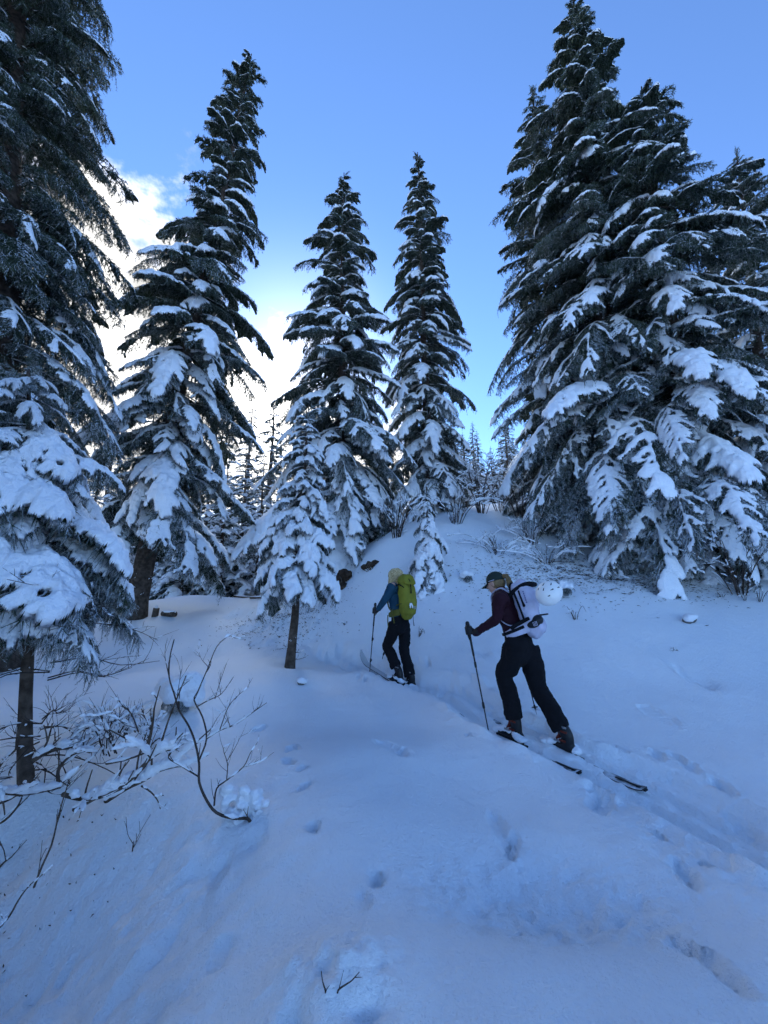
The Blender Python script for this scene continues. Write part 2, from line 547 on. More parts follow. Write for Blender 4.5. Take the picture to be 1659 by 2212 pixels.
def build_ground():
    xs = np.concatenate([-np.geomspace(4.2, 900, 120)[::-1], np.linspace(-4.2, 4.2, 460)[1:-1], np.geomspace(4.2, 900, 120)])
    ys = np.concatenate([-np.geomspace(1.0, 300, 40)[::-1] + 1.4, np.linspace(0.42, 5.0, 300), np.geomspace(5.02, 900, 260)])
    X, Y = np.meshgrid(xs, ys)
    Z = full_height(X, Y)
    nx, ny = len(xs), len(ys)
    V = np.stack([X.ravel(), Y.ravel(), Z.ravel()], 1)
    i = np.arange(ny - 1)[:, None] * nx + np.arange(nx - 1)[None, :]
    F = np.stack([i, i + 1, i + nx + 1, i + nx], -1).reshape(-1, 4)
    o = mesh_obj("snow_ground", V, F, M_SNOW)
    tag(o, kind="structure")
    return o
# ------------------------------------------------------------------ spruce boughs (prototype meshes shared by all trees)
def _perp(d):
    ref = np.where(np.abs(d[:, 2:3]) < 0.9, np.array([[0, 0, 1.0]]), np.array([[1.0, 0, 0]]))
    a = np.cross(d, ref); a /= np.linalg.norm(a, axis=1, keepdims=True) + 1e-9
    return a, np.cross(d, a)


def spikes(P0, P1, r):
    """three-sided tapering rods"""
    d = P1 - P0
    L = np.linalg.norm(d, axis=1, keepdims=True) + 1e-9
    a, b = _perp(d / L)
    r = r[:, None]
    n = len(P0)
    V = np.stack([P0 + a * r, P0 - 0.5 * a * r + 0.87 * b * r, P0 - 0.5 * a * r - 0.87 * b * r, P1], 1).reshape(-1, 3)
    k = np.arange(n)[:, None] * 4
    F = np.stack([k + [0, 1, 3], k + [1, 2, 3], k + [2, 0, 3]], 1).reshape(-1, 3)
    return V, F


def needles(P0, P1, rng, per_m, ln, wd):
    d = P1 - P0
    L = np.linalg.norm(d, axis=1)
    cnt = np.maximum(2, (L * per_m).astype(int))
    idx = np.repeat(np.arange(len(P0)), cnt)
    t = rng.rand(len(idx))[:, None]
    dd = d[idx] / (L[idx][:, None] + 1e-9)
    p = P0[idx] + d[idx] * t
    a, b = _perp(dd)
    th = rng.rand(len(idx))[:, None] * 2 * np.pi
    rad = a * np.cos(th) + b * np.sin(th)
    dirn = dd * 0.75 + rad * (0.55 + 0.45 * rng.rand(len(idx), 1))
    dirn /= np.linalg.norm(dirn, axis=1, keepdims=True)
    side = np.cross(dirn, rad); side /= np.linalg.norm(side, axis=1, keepdims=True) + 1e-9
    l_ = ln * (0.7 + 0.6 * rng.rand(len(idx), 1))
    V = np.stack([p + side * wd * 0.5, p - side * wd * 0.5, p + dirn * l_], 1).reshape(-1, 3)
    F = np.arange(len(V)).reshape(-1, 3)
    return V, F


class Bough:
    """A flat drooping spruce bough along +X, its needles and its snow load at three levels."""
    def __init__(self, name, L, W, seed, rise=0.10, droop=0.34, side_droop=0.5, sp=0.075, sub=0.065, hang=0.05,
                 nper=170, nl=0.030, nw=0.006, patch=0.0, pad=(0.055, 0.075, 0.095), thick=(0.018, 0.042, 0.070), start=0.14, curtain=0.5, cover=(0.22, 0.48, 0.72), coarse=1.0, drape=(0.004, 0.010, 0.016)):
        rng = np.random.RandomState(seed)
        self.L = L
        ph = rng.rand(4) * 6.28

        def zf(s):
            return L * (rise * s - droop * np.abs(s) ** 2.4) + 0.012 * L * np.sin(s * 9 + ph[0])

        def yf(s):
            return 0.03 * L * np.sin(s * 4.2 + ph[1])

        def surf(x, y):
            s = np.clip(x / L, 0, 1.15)
            yy = np.abs(y - yf(s)) / W
            return zf(s) - side_droop * W * yy ** 1.7
        segs = []      # x0,y0,z0,x1,y1,z1,radius,kind

        def poly(pts, r0, r1, kind):
            n = len(pts) - 1
            for i in range(n):
                segs.append((*pts[i], *pts[i + 1], r0 + (r1 - r0) * i / n, kind, i / max(1, n - 1)))
        S = np.linspace(0, 1, 13)
        poly(np.stack([L * S, yf(S), zf(S)], 1), 0.011 * L ** 0.5 + 0.004, 0.004, 0)
        n_l = int(L * (1 - start) / sp)
        for side in (-1, 1):
            for k in range(n_l):
                s = start + (0.98 - start) * (k + rng.rand() * 0.8) / n_l
                prof = min(1.0, ((s - start * 0.6) / 0.32)) ** 0.8 * (max(1 - s, 0) ** 0.72) * 1.32 + 0.10
                ll = W * prof * rng.uniform(0.72, 1.12)
                ang = R(rng.uniform(46, 66) - 22 * s)
                m = 4
                t = np.linspace(0, 1, m + 1)
                x = L * s + ll * t * math.cos(ang) + 0.10 * ll * t ** 2
                y = float(yf(s)) + side * ll * (t * math.sin(ang) - 0.08 * t ** 2)
                z = surf(x, y) - surf(L * s, float(yf(s))) + zf(s) + rng.uniform(-0.03, 0.02) * t
                pts = np.stack([x, y, z], 1)
                poly(pts, 0.010, 0.004, 1)
                ns = max(1, int(ll / sub))
                for q in range(ns):
                    for sd in (-1, 1):
                        tt = (q + 0.4 + 0.5 * rng.rand()) / ns
                        if tt > 0.97 or rng.rand() < 0.12:
                            continue
                        i = min(int(tt * m), m - 1)
                        p = pts[i] + (pts[i + 1] - pts[i]) * (tt * m - i)
                        l2 = rng.uniform(0.5, 1.15) * (0.055 + 0.22 * ll * (1 - tt) ** 0.8 * min(1, 0.4 + tt * 2))
                        l2 = min(l2, 0.26)
                        a2 = math.atan2(side * math.sin(ang), math.cos(ang)) + sd * R(rng.uniform(35, 60))
                        e = p + np.array([l2 * math.cos(a2), l2 * math.sin(a2), -hang * rng.uniform(0.2, 1.5) * l2 / 0.14 - 0.02])
                        segs.append((*p, *e, 0.006, 2, tt))
                        for _c in range(int(curtain + rng.rand())):
                            hl = rng.uniform(0.05, 0.17) * (0.6 + 0.5 * L ** 0.5)
                            e = p + np.array([rng.uniform(-.25, .35) * hl, rng.uniform(-.3, .3) * hl, -hl])
                            segs.append((*p, *e, 0.006, 3, tt))
        A = np.array(segs)
        P0, P1, rr, kd, tpos = A[:, :3], A[:, 3:6], A[:, 6], A[:, 7], A[:, 8]
        ext = P1 + (P1 - P0) * 0.12
        V1, F1 = spikes(P0, np.where((kd == 0)[:, None], P1 + (P1 - P0) * 0.8, ext), np.where(kd == 0, rr, rr * 0.9))
        m = (kd > 0) | (P0[:, 0] > 0.45 * L)
        V2, F2 = needles(P0[m], P1[m], rng, nper, nl, nw)
        V = np.concatenate([V1, V2]); F = np.concatenate([F1, F2 + len(V1)])
        wood = np.repeat((kd == 0).astype(int), 3)
        mi = np.concatenate([wood, np.zeros(len(F2), int)])
        self.mesh = np_mesh(name, V, F, [M_NEEDLE, M_TWIG], mi, smooth=False)
        # ---- snow load: a soft height field over the twigs
        self.snow = []
        res = max(0.016, L / 64) * coarse
        gx = np.arange(-0.02 * L, 1.08 * L, res); gy = np.arange(-1.15 * W, 1.15 * W, res)
        GX, GY = np.meshgrid(gx, gy, indexing='ij')
        vn = VNoise(seed + 100)
        lat = np.cumsum((kd == 1) & (np.roll(kd, 1) != 1))            # which lateral twig a piece belongs to
        keep = (kd < 2) | ((kd == 2) & (rng.rand(len(kd)) < 0.55))
        B0, B1 = P0[keep][:, :2], P1[keep][:, :2]
        bd = B1 - B0
        bl2 = (bd ** 2).sum(1) + 1e-9
        kk, lk, tk = kd[keep], lat[keep], tpos[keep]
        pts = np.stack([GX.ravel(), GY.ravel()], 1)
        t = ((pts[:, None, :] - B0[None]) * bd[None]).sum(-1) / bl2
        t = np.clip(t, 0, 1)
        c = B0[None] + bd[None] * t[..., None]
        D2 = ((pts[:, None, :] - c) ** 2).sum(-1)
        SZ = surf(GX, GY)
        k_ = 6.0
        pat = vn.fbm(GX * k_ + 3, GY * k_, 2)
        lw = rng.rand(lat.max() + 2)
        for lvl, (rad, th) in enumerate(zip(pad, thick)):
            wk = np.where(kk == 0, 1.0, (lw[lk] < cover[lvl]) * rng.uniform(0.65, 1.15, len(kk)))
            wk = wk * np.where(kk == 0, np.clip((1.02 - tk) / 0.10, 0.0, 1), np.clip((0.99 - tk) / 0.30, 0.30, 1))      # twig tips stick out of the snow
            rk = rad * np.where(kk == 0, 0.75, np.where(kk == 1, 1.0, 0.62)) * rng.uniform(0.85, 1.2, len(kk))
            e_ = wk[None] * np.exp(-D2 / rk[None] ** 2)
            G = ((e_ ** 3).sum(1) ** (1 / 3.0)).reshape(GX.shape)
            s = np.clip(GX / L, 0, 1)
            inner = np.clip((0.42 - s) / 0.25, 0, 1)
            g0 = (0.54, 0.52, 0.47)[lvl] + (0.10, 0.22, 0.20)[lvl] * inner - (0.50, 0.55, 0.50)[lvl] * pat
            g0 = np.maximum(g0, 0.22)
            f = (G - g0) * 1.6
            T = th * (0.55 + 0.75 * s) * np.tanh(1.1 * np.sqrt(np.maximum(f, 0))) * (1 + 0.42 * vn.fbm(GX * 11, GY * 11, 2) + 0.22 * vn(GX * 31, GY * 31))
            T = np.where(f > 0, np.maximum(T, 0.002), 0)
            ins = f > 0
            cell = ins[:-1, :-1].astype(int) + ins[1:, :-1] + ins[:-1, 1:] + ins[1:, 1:]
            cell = cell >= 2
            # pull the rim in to the true outline
            gxg, gyg = np.gradient(f, res)
            gm = np.maximum(np.hypot(gxg, gyg), 1e-3)
            st = np.where(~ins, np.minimum(-f / gm, 0.9 * res), 0)
            PX = GX + gxg / gm * st; PY = GY + gyg / gm * st
            BZ = SZ + 0.004 - np.where(ins, 0, drape[lvl])
            ny = GX.shape[1]
            ii, jj = np.nonzero(cell)
            q = np.stack([ii * ny + jj, (ii + 1) * ny + jj, (ii + 1) * ny + jj + 1, ii * ny + jj + 1], 1)
            n = GX.size
            top = np.stack([PX.ravel(), PY.ravel(), (BZ + T).ravel()], 1)
            bot = np.stack([PX.ravel(), PY.ravel(), (BZ - 0.10 * T - 0.002).ravel()], 1)
            outside = ~ins.ravel()
            qb = np.where(outside[q], q, q + n)[:, ::-1]
            V = np.concatenate([top, bot]); F = np.concatenate([q, qb])
            used = np.unique(F)
            remap = np.zeros(len(V), int); remap[used] = np.arange(len(used))
            if len(used) < 8:
                self.snow.append(None); continue
            # the underside of the load is the mat of needles it lies on
            self.snow.append(np_mesh("snow_load", V[used], remap[F], [M_TSNOW, M_MAT], np.repeat([0, 1], len(q))))


BIG = [Bough("bough", 2.0, 0.56, 11 + i, rise=0.06 + 0.06 * (i % 3), droop=0.40 + 0.12 * (i % 2), side_droop=0.70, hang=0.10, sp=0.10, sub=0.085,
             nper=66, nl=0.050, nw=0.012, pad=(0.044, 0.056, 0.068), curtain=0.8, coarse=0.85) for i in range(6)]
XL = [Bough("bough", 3.1, 0.74, 131 + i, rise=0.06 + 0.05 * (i % 3), droop=0.36 + 0.10 * (i % 2), side_droop=0.65, hang=0.10, sp=0.11, sub=0.09,
            nper=55, nl=0.050, nw=0.013, pad=(0.042, 0.054, 0.064), curtain=0.8, coarse=0.7) for i in range(4)]
MID = [Bough("bough", 1.25, 0.42, 31 + i, rise=0.08 + 0.07 * (i % 3), droop=0.42 + 0.14 * (i % 2), side_droop=0.75, hang=0.10, sp=0.085, sub=0.075, nper=76,
             nl=0.046, nw=0.011, pad=(0.038, 0.053, 0.068), curtain=0.7) for i in range(6)]
SMALL = [Bough("bough", 0.75, 0.27, 51 + i, rise=0.18, droop=0.46 + 0.1 * (i % 2), side_droop=0.6, sp=0.065, sub=0.06, nper=100, nl=0.042, nw=0.009,
               pad=(0.030, 0.044, 0.056), thick=(0.018, 0.045, 0.075), start=0.06) for i in range(5)]
NEAR = [Bough("bough", 1.0, 0.36, 71 + i, rise=0.08 + 0.03 * i, droop=0.44, side_droop=0.8, sp=0.06, sub=0.05, hang=0.09, nper=250, nl=0.022, nw=0.0034, curtain=1.1,
              pad=(0.022, 0.032, 0.044), thick=(0.016, 0.042, 0.07), cover=(0.25, 0.5, 0.75), coarse=0.85) for i in range(6)]
LADEN = [Bough("bough", 0.9, 0.30, 111 + i, rise=0.10 + 0.05 * i, droop=0.50, side_droop=0.9, sp=0.07, sub=0.055, hang=0.08, nper=190, nl=0.024, nw=0.004,
               pad=(0.036, 0.045, 0.056), thick=(0.04, 0.07, 0.10), coarse=0.85, cover=(0.5, 0.7, 0.88), curtain=1.2) for i in range(6)]
LOD = [Bough("bough", 1.5, 0.46, 91 + i, rise=0.08, droop=0.40, side_droop=0.6, hang=0.08, sp=0.17, sub=0.16, nper=26, nl=0.07, nw=0.028,
             pad=(0.055, 0.075, 0.10), coarse=2.4, curtain=0.6) for i in range(4)]
print("bough triangles", [(len(p.mesh.polygons), [len(m.polygons) * 2 if m else 0 for m in p.snow]) for p in BIG[:2] + MID[:1] + SMALL[:1] + NEAR[:1] + LOD[:1]])


def tube(pts, radii, n=8, cap=True):
    """tapered tube through points -> V, F(list)"""
    pts = np.asarray(pts, float)
    radii = np.broadcast_to(np.asarray(radii, float), (len(pts),))
    d = np.gradient(pts, axis=0)
    d /= np.linalg.norm(d, axis=1, keepdims=True) + 1e-9
    up = np.array([0, 0, 1.0]) if abs(d[0][2]) < 0.9 else np.array([1.0, 0, 0])
    V = []
    a = np.cross(d[0], up); a /= np.linalg.norm(a)
    th = np.arange(n) * 2 * np.pi / n
    for p, t, r in zip(pts, d, radii):
        a = a - t * a.dot(t); a /= np.linalg.norm(a) + 1e-9
        b = np.cross(t, a)
        V.append(p + r * (np.cos(th)[:, None] * a + np.sin(th)[:, None] * b))
    V = np.concatenate(V)
    m = len(pts)
    k = (np.arange(m - 1)[:, None] * n + np.arange(n)[None]).ravel()
    k2 = (np.arange(m - 1)[:, None] * n + (np.arange(n)[None] + 1) % n).ravel()
    F = [np.stack([k, k2, k2 + n, k + n], 1)]
    if cap:
        V = np.concatenate([V, pts[:1], pts[-1:]])
        c0, c1 = len(V) - 2, len(V) - 1
        j = np.arange(n); j2 = (j + 1) % n
        F.append(np.concatenate([np.stack([j2, j, np.full(n, c0)], 1), np.stack([j + (m - 1) * n, j2 + (m - 1) * n, np.full(n, c1)], 1)]))
    return V, F


def join(parts):
    """list of (V, F) with F an array or list of arrays -> one (V, [F3, F4])"""
    Vs, f3, f4, o = [], [], [], 0
    for V, F in parts:
        for f in (F if isinstance(F, list) else [F]):
            f = np.asarray(f)
            (f3 if f.shape[1] == 3 else f4).append(f + o)
        Vs.append(V); o += len(V)
    out = []
    if f3: out.append(np.concatenate(f3))
    if f4: out.append(np.concatenate(f4))
    return np.concatenate(Vs), out


def trunk_mesh(h, r0, r1, lean, rng, bend=0.0, flare=0.35, n=14):
    z = np.linspace(-0.35, h, 26)
    t = np.clip(z / h, 0, 1)
    r = r0 + (r1 - r0) * t ** 0.9 + r0 * flare * np.exp(-np.maximum(z, 0) / (1.2 * r0 + 0.02))
    x = lean[0] * t + bend * np.sin(t * np.pi) + 0.02 * np.sin(t * 11 + rng.rand() * 6)
    y = lean[1] * t + 0.02 * np.sin(t * 9 + rng.rand() * 6)
    V, F = tube(np.stack([x, y, z], 1), r, n)
    V[:, :2] += (rng.rand(len(V), 2) - 0.5) * 0.07 * r0

    def axis(zz):
        tt = zz / h
        return Vector((float(np.interp(tt, t[4:], x[4:])), float(np.interp(tt, t[4:], y[4:])), zz))
    return V, F, axis


def spruce(name, label, base, top, prof, seed, sets=(XL, BIG, MID, SMALL), z0=0.12, step=0.33, per=5, r0=0.2, snow=(0.3, 0.5, 0.2), el=(-12, 28),
           bend=0.0, len_jit=(0.72, 1.12), group=None, sag=0.0, skip=None, extra=None, bare=None, side_snow=None, flare=0.35):
    """A spruce: trunk and every bough as a part, snow on each bough.  prof: [(fraction of height, crown radius)].
    snow: share of boughs with light, middle, heavy load (the rest carry none)."""
    rng = np.random.RandomState(seed)
    base = Vector(base); top = Vector(top)
    h = top.z - base.z
    root = empty(name, base)
    tag(root, label, "tree", group or "snowy spruces of the forest")
    lean = (top.x - base.x, top.y - base.y)
    V, F, axis = trunk_mesh(h, r0, 0.012, lean, rng, bend, flare)
    mesh_obj("trunk", V, F, M_BARK, root)
    hs, rs = np.array([p[0] for p in prof]), np.array([p[1] for p in prof])
    z = z0 * h
    az = rng.rand() * 6.28
    n_b = 0
    while z < h * 0.985:
        f = z / h
        rad = float(np.interp(f, hs, rs))
        st = step * (0.55 + 0.45 * min(1, rad / 1.2))
        k = max(3, int(round(per * (0.75 + 0.5 * rng.rand()))))
        for j in range(k):
            a = az + 2 * math.pi * j / k + rng.uniform(-0.32, 0.32)
            zz = min(z + rng.uniform(-0.5, 0.5) * st, h * 0.99)
            ln = rad * rng.uniform(*len_jit)
            if skip and skip(f, a, rng):
                continue
            e = el[0] + (el[1] - el[0]) * max(0, f - 0.15) / 0.85 + rng.uniform(-8, 8) - sag * rng.rand()
            S = min(sets, key=lambda s_: abs(math.log(s_[0].L / max(ln, 0.05))))
            P = S[rng.randint(len(S))]
            sc = ln / (P.L * math.cos(R(e)) * 0.96)
            o = bpy.data.objects.new("branch", P.mesh)
            o.location = axis(zz)
            o.rotation_euler = (rng.uniform(-0.26, 0.26), -R(e), a)
            sy = sc * rng.uniform(0.85, 1.2) * (1 if rng.rand() < 0.5 else -1)
            o.scale = (sc, sy, sc * rng.uniform(0.9, 1.15))
            link(o, root)
            n_b += 1
            u = rng.rand()
            sw = snow(f, a) if callable(snow) else snow
            lv = 0 if u < sw[0] else 1 if u < sw[0] + sw[1] else 2 if u < sum(sw) else -1
            if lv >= 0 and P.snow[lv] is not None:
                so = bpy.data.objects.new("snow_load", P.snow[lv])
                so["kind"] = "stuff"
                link(so, o)
        az += 2.4
        z += st
    # leader shoot
    for j in range(3):
        P = SMALL[rng.randint(len(SMALL))]
        o = bpy.data.objects.new("branch", P.mesh)
        o.location = axis(h * 0.985 - 0.12 * j)
        o.rotation_euler = (0, -R(rng.uniform(55, 85)), rng.rand() * 6.28)
        s_ = 0.3 + 0.1 * rng.rand()
        o.scale = (s_ * 1.2, s_ * 0.7, s_)
        link(o, root)
    return root


def _collect(boughs_xf, which):
    Vs, Fs, Ms, off = [], [], [], 0
    for me, M in boughs_xf:
        if me is None: continue
        v = np.empty(len(me.vertices) * 3, np.float32); me.vertices.foreach_get("co", v); v = v.reshape(-1, 3)
        A = np.array(M); v = v @ A[:3, :3].T + A[:3, 3]
        l = np.empty(len(me.loops), np.int32); me.loops.foreach_get("vertex_index", l)
        mi = np.empty(len(me.polygons), np.int32); me.polygons.foreach_get("material_index", mi)
        Fs.append(l.reshape(len(me.polygons), -1) + off); off += len(v); Vs.append(v); Ms.append(mi)
    return np.concatenate(Vs), np.concatenate(Fs), np.concatenate(Ms)


def far_spruce_meshes(h, r, seed, snowy):
    """a whole crown and its snow as two meshes, for trees too far off to show single boughs"""
    rng = np.random.RandomState(seed)
    tv, tf, axis = trunk_mesh(h, 0.022 * h, 0.01, (0, 0), rng, n=8)
    br, sn = [], []
    z, az = 0.06 * h, 0.0
    while z < 0.97 * h:
        f = z / h
        rad = r * ((1 - f) ** 0.85 * 0.95 + 0.04)
        k = 5
        for j in range(k):
            a = az + 6.283 * j / k + rng.uniform(-.35, .35)
            P = LOD[rng.randint(len(LOD))]
            e = -16 + 36 * f + rng.uniform(-9, 9)
            sc = rad * rng.uniform(0.7, 1.15) / P.L
            M = Matrix.Translation(axis(z + rng.uniform(-.12, .12))) @ Matrix.Rotation(a, 4, 'Z') @ Matrix.Rotation(-R(e), 4, 'Y') @ Matrix.Diagonal((sc, sc * 1.15, sc * 1.1, 1))
            br.append((P.mesh, M))
            if rng.rand() < snowy:
                sn.append((P.snow[rng.choice([1, 2, 2])], M))
        az += 2.4
        z += 0.045 * h * (0.5 + 0.6 * (1 - f)) + 0.05
    cv, cf, cm = _collect(br, 0); sv, sf, sm = _collect(sn, 1)
    return (np_mesh("trunk", tv, tf, M_BARK), np_mesh("crown", cv, cf, [M_NEEDLE, M_TWIG], cm, False),
            np_mesh("snow_load", sv, sf, [M_TSNOW, M_NEEDLE], sm))


FAR_KINDS = [far_spruce_meshes(7.0, 1.7, 5, 0.85), far_spruce_meshes(9.0, 1.9, 6, 0.7), far_spruce_meshes(5.0, 1.25, 8, 0.9)]
print("far tree triangles", [[len(m.polygons) for m in k] for k in FAR_KINDS])


def far_spruce(x, y, kind, scale, label, group, rng, name="background_spruce"):
    root = empty(name, (x, y, bh(x, y) - 0.15), (0, 0, rng.rand() * 6.28))
    root.scale = (scale * rng.uniform(0.9, 1.1),) * 2 + (scale,)
    tag(root, label, "tree", group)
    for nm, me in zip(("trunk", "crown", "snow_load"), FAR_KINDS[kind]):
        o = link(bpy.data.objects.new(nm, me), root)
        if nm != "trunk": o["kind"] = "stuff"
    return root
# ------------------------------------------------------------------ the trees, each where it stands
def gz(x, y):
    return Vector((x, y, fh(x, y) - 0.05))


def tree_pts(bx, Yb, tx, ty, Yt=None):
    """base: column bx of the picture at distance Yb on the terrain; top: measured point at distance Yt"""
    b = ray(bx, 1200)
    base = gz(b.x * Yb, Yb)
    return base, at(tx, ty, Yt or Yb)


b, t = tree_pts(300, 10.0, 545, 118, 10.3); T2 = (b, t)
b6 = gz(*ground_at(628, 1433)[:2]); 
WELLS += [(b.x, b.y, 0.42, 0.10), (b6.x, b6.y, 0.20, 0.06)]
b8 = gz(*ground_at(62, 1722)[:2])
WELLS += [(b8.x, b8.y, 0.20, -0.07)]

ground = build_ground()

# tall leaning spruce left of the middle
LEANER = spruce("spruce_tree", "tall leaning spruce with bare lower trunk and thick mitten-shaped snow pads, left of the trail", T2[0], T2[1],
       [(0, 1.3), (0.12, 2.2), (0.30, 2.4), (0.42, 2.25), (0.52, 2.2), (0.62, 1.55), (0.72, 1.15), (0.85, 0.9), (0.94, 0.55), (1, 0.12)], 21, z0=0.13, step=0.38, per=6.4,
       r0=0.26, snow=lambda f, a: (0.10, 0.45, 0.38) if f < 0.72 else (0.05, 0.45, 0.45), el=(-18, 14), len_jit=(0.42, 1.12), sag=12)
# dark giant at the left edge
b, t = tree_pts(25, 6.4, 60, -700, 6.4)
GIANT = spruce("spruce_tree", "giant dark spruce at the left edge, only lightly dusted with snow", b, t,
       [(0, 2.2), (0.2, 2.2), (0.5, 2.0), (0.7, 1.65), (0.85, 1.1), (1, 0.15)], 22, z0=0.20, step=0.34, per=6.6, r0=0.30,
       snow=(0.60, 0.14, 0.0), el=(-16, 10), sag=10)
# middle pair
b, t = tree_pts(735, 13.2, 742, 372, 13.2)
spruce("spruce_tree", "broad spruce in the middle with the sun glowing through behind the small tree", b, t,
       [(0, 3.6), (0.18, 3.5), (0.35, 2.9), (0.55, 2.2), (0.72, 1.6), (0.86, 0.95), (0.95, 0.45), (1, 0.1)], 23, z0=0.03, step=0.40, per=6.4, r0=0.24,
       snow=lambda f, a: (0.08, 0.56, 0.28) if f < 0.6 else (0.05, 0.45, 0.45), el=(-20, 12), sag=12, len_jit=(0.5, 1.12))
b, t = tree_pts(930, 14.6, 903, 328, 14.6)
spruce("spruce_tree", "slim pointed spruce right of the middle, standing on the bank", b, t,
       [(0, 2.0), (0.15, 2.3), (0.35, 1.9), (0.55, 1.75), (0.70, 1.35), (0.85, 0.8), (0.95, 0.38), (1, 0.1)], 24, z0=0.02, step=0.40, per=6.2, r0=0.22,
       snow=lambda f, a: (0.10, 0.58, 0.24) if f < 0.6 else (0.05, 0.45, 0.45), el=(-20, 12), sag=12, len_jit=(0.5, 1.12))
# the big group on the right
b, t = tree_pts(1345, 10.3, 1238, -5, 10.3)
spruce("spruce_tree", "tallest spruce of the right-hand group, its tip reaching the top of the picture", b, t,
       [(0, 3.0), (0.2, 3.2), (0.4, 2.8), (0.6, 2.3), (0.75, 1.7), (0.88, 0.95), (0.96, 0.4), (1, 0.1)], 25, z0=0.055, step=0.38, per=7.6, r0=0.30,
       snow=lambda f, a: (0.25, 0.55, 0.08) if f < 0.6 else (0.10, 0.50, 0.36), el=(-22, 14), sag=12, len_jit=(0.38, 1.1))
b, t = tree_pts(1225, 12.2, 1150, 190, 12.2)
spruce("spruce_tree", "dark spruce behind the tallest one, left flank of the right-hand group", b, t,
       [(0, 2.2), (0.2, 2.4), (0.45, 2.2), (0.65, 1.7), (0.8, 1.2), (0.92, 0.6), (1, 0.1)], 26, z0=0.03, step=0.42, per=5.2, r0=0.26,
       snow=(0.35, 0.45, 0.12), el=(-20, 16), sag=10, len_jit=(0.55, 1.12))
b, t = tree_pts(1510, 9.2, 1385, 185, 9.2)
spruce("spruce_tree", "spruce with long heavy snow shelves on the right side of the right-hand group", b, t,
       [(0, 2.6), (0.2, 2.8), (0.4, 2.6), (0.6, 2.2), (0.75, 1.7), (0.9, 0.95), (1, 0.1)], 27, z0=0.05, step=0.42, per=6.4, r0=0.28,
       snow=lambda f, a: (0.12, 0.58, 0.20) if f < 0.7 else (0.1, 0.5, 0.36), el=(-20, 12), sag=10, len_jit=(0.4, 1.12))
b, t = tree_pts(1690, 10.0, 1590, 330, 10.0)
spruce("spruce_tree", "spruce cut off by the right edge, behind the snow shelves", b, t,
       [(0, 2.3), (0.25, 2.4), (0.5, 1.9), (0.75, 1.2), (0.9, 0.6), (1, 0.1)], 28, z0=0.05, step=0.46, per=4.8, r0=0.22,
       snow=(0.2, 0.35, 0.35), el=(-8, 16), sag=10)
# small trees
STEMMED = spruce("young_spruce", "small cone-shaped spruce on a thin bare stem, laden with snow, left of the front hiker", b6, at(664, 888, b6.y),
       [(0, 0.78), (0.34, 0.86), (0.45, 0.72), (0.6, 0.50), (0.75, 0.36), (0.88, 0.30), (1, 0.10)], 29, sets=(LADEN, NEAR), z0=0.35, step=0.19, per=5.6, r0=0.075,
       snow=(0.0, 0.40, 0.58), el=(-20, 0), len_jit=(0.75, 1.1), sag=10, group="small snowy spruces", flare=0.2)
NEAR_SPRUCE = spruce("young_spruce", "snow-bowed near spruce with dark stem at the left edge of the foreground", b8, at(62, 800, b8.y),
       [(0, 0.9), (0.35, 0.98), (0.5, 1.0), (0.7, 0.85), (0.85, 0.6), (1, 0.25)], 30, sets=(NEAR,), z0=0.46, step=0.19, per=6.0, r0=0.055,
       snow=lambda f, a: (0.10, 0.35, 0.50) if f > 0.55 else (0.35, 0.35, 0.15), el=(-18, -4), len_jit=(0.7, 1.1), sag=14, group="small snowy spruces", flare=0.15)
b7 = gz(*ground_at(925, 1262)[:2])
spruce("young_spruce", "half-buried white sapling on the bank behind the front hiker", b7 - Vector((0, 0, 0.2)), at(922, 1045, b7.y + 0.2),
       [(0, 0.72), (0.2, 0.70), (0.45, 0.50), (0.7, 0.30), (0.9, 0.14), (1, 0.05)], 31, sets=(LADEN, NEAR), z0=0.06, step=0.20, per=5, r0=0.05,
       snow=(0.1, 0.4, 0.4), el=(-40, -16), sag=12, group="small snowy spruces")

# ------------------------------------------------------------------ forest behind
_rf = np.random.RandomState(77)
ORD = "first second third fourth fifth sixth seventh eighth ninth tenth eleventh twelfth thirteenth fourteenth fifteenth sixteenth seventeenth eighteenth nineteenth twentieth".split()
for k, (px, Y, kind, sc) in enumerate(sorted([(345, 17.5, 2, 1.5), (395, 16, 2, 1.2), (440, 19, 0, 1.15), (478, 16.5, 2, 1.3), (520, 19, 0, 1.15), (560, 17, 2, 1.35),
                                       (250, 18, 0, 0.95), (190, 15.5, 2, 1.2), (140, 19, 1, 0.95), (60, 17, 0, 1.0), (-20, 14, 0, 1.1), (370, 24, 1, 1.35), (470, 26, 1, 1.45), (300, 23, 1, 1.35), (215, 25, 1, 1.4),
                                       (575, 24, 1, 1.4), (525, 25, 1, 1.4), (640, 21, 1, 1.0), (650, 20, 2, 1.2), (790, 18.5, 0, 0.9), (835, 19.5, 1, 0.75), (860, 23, 0, 0.9), (1010, 19, 2, 0.8)])):
    r_ = ray(px, 1200)
    far_spruce(r_.x * Y, Y, kind, sc, "young snowy spruce in the thicket behind the left-hand trees, %s from the left" % ORD[k] if px < 700 else "snowy spruce showing behind the two middle trees, %s from the left" % ORD[k - 19],
               "spruces in the thicket behind the left-hand trees" if px < 700 else "spruces between the two middle trees", _rf)
for k, (px, Y, kind, sc) in enumerate([(1290, 15.5, 0, 1.0), (1400, 14.5, 1, 0.9), (1480, 15, 0, 1.1), (1580, 13.5, 0, 1.0), (1660, 14.5, 1, 1.0), (1750, 12.5, 0, 1.1)]):
    r_ = ray(px, 1200)
    far_spruce(r_.x * Y, Y, kind, sc, "shaded spruce in the dark behind the right-hand group, %s from the left" % ORD[k], "spruces behind the right-hand group", _rf)
